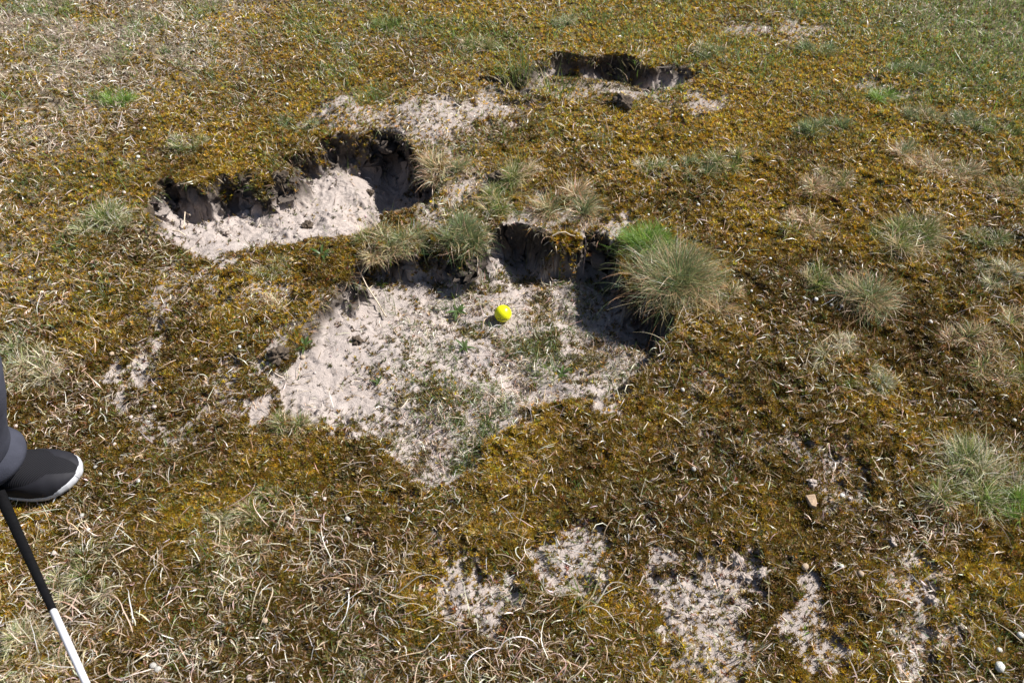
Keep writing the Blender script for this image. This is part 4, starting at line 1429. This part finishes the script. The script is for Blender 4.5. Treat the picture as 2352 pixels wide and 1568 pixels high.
def person():
    tx, ty = U(193, 1094, 0.012)
    tx, ty = float(tx), float(ty)
    tz = float(HZ(tx, ty)) + 0.002
    ax, ay = tx - 0.182, ty - 0.008                 # ankle of the seen (right) foot
    l_tx, l_ty = tx - 0.50, ty + 0.20               # the other shoe, behind and out of the picture
    bx, by = l_tx - 0.222, l_ty
    hx, hy = (ax + bx) / 2 - 0.02, (ay + by) / 2
    hipz = 0.90
    # body: one continuous figure
    J = [(hx, hy, hipz, (.13, .12)), (hx - .01, hy, 1.12, (.12, .15)), (hx - .01, hy, 1.34, (.13, .17)), (hx + .01, hy, 1.48, .055), (hx + .03, hy, 1.545, .06), (hx + .045, hy, 1.62, (.085, .075)), (hx + .035, hy, 1.71, (.08, .07)),
         (hx + .02, hy - .09, .84, .085), (ax + .075, ay + .01, .46, .055), (ax - .01, ay, .10, .038), (ax + .09, ay, .045, .03),
         (hx + .0, hy + .09, .84, .085), ((hx + bx) / 2 + .07, by, .47, .055), (bx - .01, by, .10, .038), (bx + .09, by, .045, .03),
         (hx - .01, hy - .20, 1.40, .055), (hx - .03, hy - .25, 1.14, .042), (hx + .10, hy - .24, .92, .030), (hx + .15, hy - .235, .85, (.038, .018)),
         (hx - .01, hy + .20, 1.40, .055), (hx - .03, hy + .25, 1.14, .042), (hx + .08, hy + .25, .92, .030), (hx + .12, hy + .25, .85, (.038, .018)),
         (hx + .135, hy, 1.62, .016)]
    B = [(0, 1), (1, 2), (2, 3), (3, 4), (4, 5), (5, 6), (0, 7), (7, 8), (8, 9), (9, 10), (0, 11), (11, 12), (12, 13), (13, 14),
         (2, 15), (15, 16), (16, 17), (17, 18), (2, 19), (19, 20), (20, 21), (21, 22), (5, 23)]
    for (w, sgn) in ((18, -1), (22, 1)):            # fingers and thumb
        p = J[w]
        for f in range(4):
            n0 = len(J)
            ox = (-.028, -.010, .010, .027)[f]
            lnf = (.032, .042, .045, .038)[f]
            J.append((p[0] + .030 + ox * .4, p[1], p[2] - .045 + ox * .5, .009))
            J.append((p[0] + .030 + ox * .4 + lnf * .45, p[1] - sgn * .004, p[2] - .045 + ox * .5 - lnf, .008))
            J.append((p[0] + .030 + ox * .4 + lnf * .35, p[1] - sgn * .012, p[2] - .045 + ox * .5 - lnf * 1.7, .007))
            B += [(w, n0), (n0, n0 + 1), (n0 + 1, n0 + 2)]
        n0 = len(J)
        J.append((p[0] + .035, p[1] - sgn * .02, p[2] - .005, .010))
        J.append((p[0] + .060, p[1] - sgn * .03, p[2] - .035, .008))
        B += [(w, n0), (n0, n0 + 1)]
    body = skin_mesh("person", J, B, M_SKIN, None, 0)
    tag(body, "person in slate trousers and charcoal slip on shoes standing at the left edge", "person")
    # trousers
    P = []

    def leg(ax, ay, kx, ky, sgn, n=0):
        # creased hem resting on the shoe, then a fold that droops over it
        rings = []
        prof = [(.066, .060, .055, .002), (.058, .068, .060, .014), (.062, .0735, .063, .022), (.074, .0745, .064, .022), (.088, .071, .062, .017), (.099, .064, .059, .010), (.108, .056, .054, .006), (.114, .050, .050, .004),
                (.108, .055, .054, .006), (.102, .063, .059, .009), (.100, .0675, .0615, .011), (.105, .0695, .0630, .012), (.125, .069, .0635, .017), (.17, .068, .0635, .032), (.25, .068, .064, .062), (.34, .071, .067, .092)]
        for (z_, rx_, ry_, dx) in prof:
            rings.append(((ax + .01 + dx, ay, z_ + tz), rx_, ry_, 0))
        for (z_, r_) in ((.46, .079), (.58, .088), (.72, .098), (.84, .105)):
            t = (z_ - .34) / .5
            rings.append(((ax + (kx - ax) * t + .102 * (1 - t) + .03 * math.sin(t * 3.1), ay + (ky - ay) * t, z_), r_, r_ * 1.0, 0))
        V, F_ = tube(rings, 48)
        # soft creases in the cloth
        a = np.arctan2(V[:, 1] - ay, V[:, 0] - ax)
        wr = 0.0016 * np.sin(V[:, 2] * 26 + 2.2 * np.sin(a * 2)) * np.exp(-((V[:, 2] - .16) / .2) ** 2) + 0.0045 * fbm(V[:, 0] * 3 + a * .02, V[:, 2], .05, 71, 2)
        V[:, 0] += np.cos(a) * wr
        V[:, 1] += np.sin(a) * wr
        # tilt of the hem: lower at the heel side, higher over the instep
        low = np.clip((.19 - (V[:, 2] - tz)) / .10, 0, 1)
        V[:, 2] += (V[:, 0] - ax) * 0.22 * low + (V[:, 1] - ay) * 0.16 * low
        # the fold runs down toward the outer side
        mid = np.exp(-(((V[:, 2] - tz) - .105) / .02) ** 2)
        return V, F_, np.zeros((len(V), 3))
    P.append(leg(ax, ay, hx + .02, hy - .085, -1))
    P.append(leg(bx, by, hx + .0, hy + .085, 1))
    V, F_ = tube([((hx, hy, .80), .10, .165, 0), ((hx, hy, .86), .135, .195, 0), ((hx, hy, .95), .135, .18, 0), ((hx, hy, 1.03), .125, .165, 0)], 48)
    P.append((V, F_, np.zeros((len(V), 3))))
    V, F_, C = joinp(P)
    mesh_obj("trousers", V, F_, M_TROUSER, None, body, smooth=True)
    # jacket and hair
    JJ = [(hx, hy, .98, (.15, .17)), (hx - .01, hy, 1.16, (.145, .18)), (hx - .01, hy, 1.35, (.15, .20)), (hx + .005, hy, 1.47, .075),
          (hx - .01, hy - .21, 1.40, .072), (hx - .03, hy - .255, 1.14, .060), (hx + .08, hy - .245, .95, .048), (hx - .01, hy + .21, 1.40, .072), (hx - .03, hy + .255, 1.14, .060), (hx + .065, hy + .25, .95, .048)]
    skin_mesh("jacket", JJ, [(0, 1), (1, 2), (2, 3), (2, 4), (4, 5), (5, 6), (2, 7), (7, 8), (8, 9)], M_JACKET, body, 1)
    V, F_ = lump_mesh(4, 5, 0.012)
    k = V[:, 2] < -0.1
    V = V * np.array((.105, .092, .10))
    F_ = F_[~(k[F_].all(1))]
    mesh_obj("hair", V + np.array((hx + .025, hy, 1.70)), F_, M_HAIR, None, body, smooth=True)
    shoe(body, (tx, ty, tz), math.radians(1.5), 1)
    shoe(body, (l_tx, l_ty, float(HZ(l_tx, l_ty)) + .002), math.radians(6), -1)


person()

# ------------------------------------------------------------------ golf club, grip end on the ground
M_GRIP = mat_plain("black_rubber_grip", (0.006, 0.006, 0.007), 0.62, 0.12, 0.2, 120, 0.0004, 500)
M_SHAFT = mat_plain("glare_white_shaft", (0.80, 0.80, 0.84), 0.3, 0.5)  # white base colour stands in for sun glare on a steel shaft
M_STEEL = mat_plain("brushed_steel", (0.55, 0.55, 0.56), 0.3, 0.5)


def golf_club():
    x, y = U(-24, 1078, 0.013)
    b = np.array((float(x), float(y), float(HZ(x, y)) + 0.013))
    dx, dy, dz = ray(122.8, 1404)
    dep = 1.31
    j = np.array((dx * dep, dy * dep, CAM_Z + dz * dep))
    ax = j - b
    L = np.linalg.norm(ax)
    ax /= L
    root = empty("golf_club", tuple(b))
    q = Vector(ax).to_track_quat('Z', 'Y')
    root.rotation_mode = 'QUATERNION'
    root.rotation_quaternion = q

    def rev(prof, seg=28):
        V = [(r * math.cos(6.283185 * k / seg), r * math.sin(6.283185 * k / seg), z) for z, r in prof for k in range(seg)]
        F_ = [(i * seg + k, i * seg + (k + 1) % seg, (i + 1) * seg + (k + 1) % seg, (i + 1) * seg + k) for i in range(len(prof) - 1) for k in range(seg)]
        return np.array(V), np.array(F_)
    r0, r1 = 0.0122, 0.0060
    pr = [(0, .0005), (0, r0 * .8), (.0015, r0 * .95), (.004, r0)] + [(z, r0 + (r1 - r0) * (z / L) ** .9) for z in np.linspace(.02, L - .003, 30)] + [(L - .001, r1 * .97), (L, r1 * .85)]
    mesh_obj("grip", *rev(pr), M_GRIP, None, root, smooth=True)
    mesh_obj("shaft", *rev([(L - .02, .0048), (L - .0005, .0056), (L, .0058), (.60, .0055), (.80, .0045), (.90, .0042)]), M_SHAFT, None, root, smooth=True)
    bm = bmesh.new()                                   # blade of the head, out of the picture near the photographer
    out = [(-.012, 0), (.012, 0), (.030, .03), (.075, .042), (.088, .062), (.080, .070), (.02, .062), (-.008, .04)]
    A = [bm.verts.new((p[0], .006, .88 + p[1])) for p in out]
    Bv = [bm.verts.new((p[0], -.010 + .004 * (i % 2), .88 + p[1])) for i, p in enumerate(out)]
    bm.faces.new(A)
    bm.faces.new(Bv[::-1])
    for i in range(len(out)):
        bm.faces.new((A[i], Bv[i], Bv[(i + 1) % len(out)], A[(i + 1) % len(out)]))
    bmesh.ops.recalc_face_normals(bm, faces=bm.faces)
    bmesh.ops.bevel(bm, geom=list(bm.edges), offset=.0018, segments=2, affect='EDGES')
    me = bpy.data.meshes.new("club_head")
    bm.to_mesh(me)
    bm.free()
    me.materials.append(M_STEEL)
    o = bpy.data.objects.new("club_head", me)
    COL.objects.link(o)
    o.parent = root
    tag(root, "golf club with black rubber grip and glare-white steel shaft leaning beside the shoe", "golf club")


golf_club()
print("moss shoots", NM)
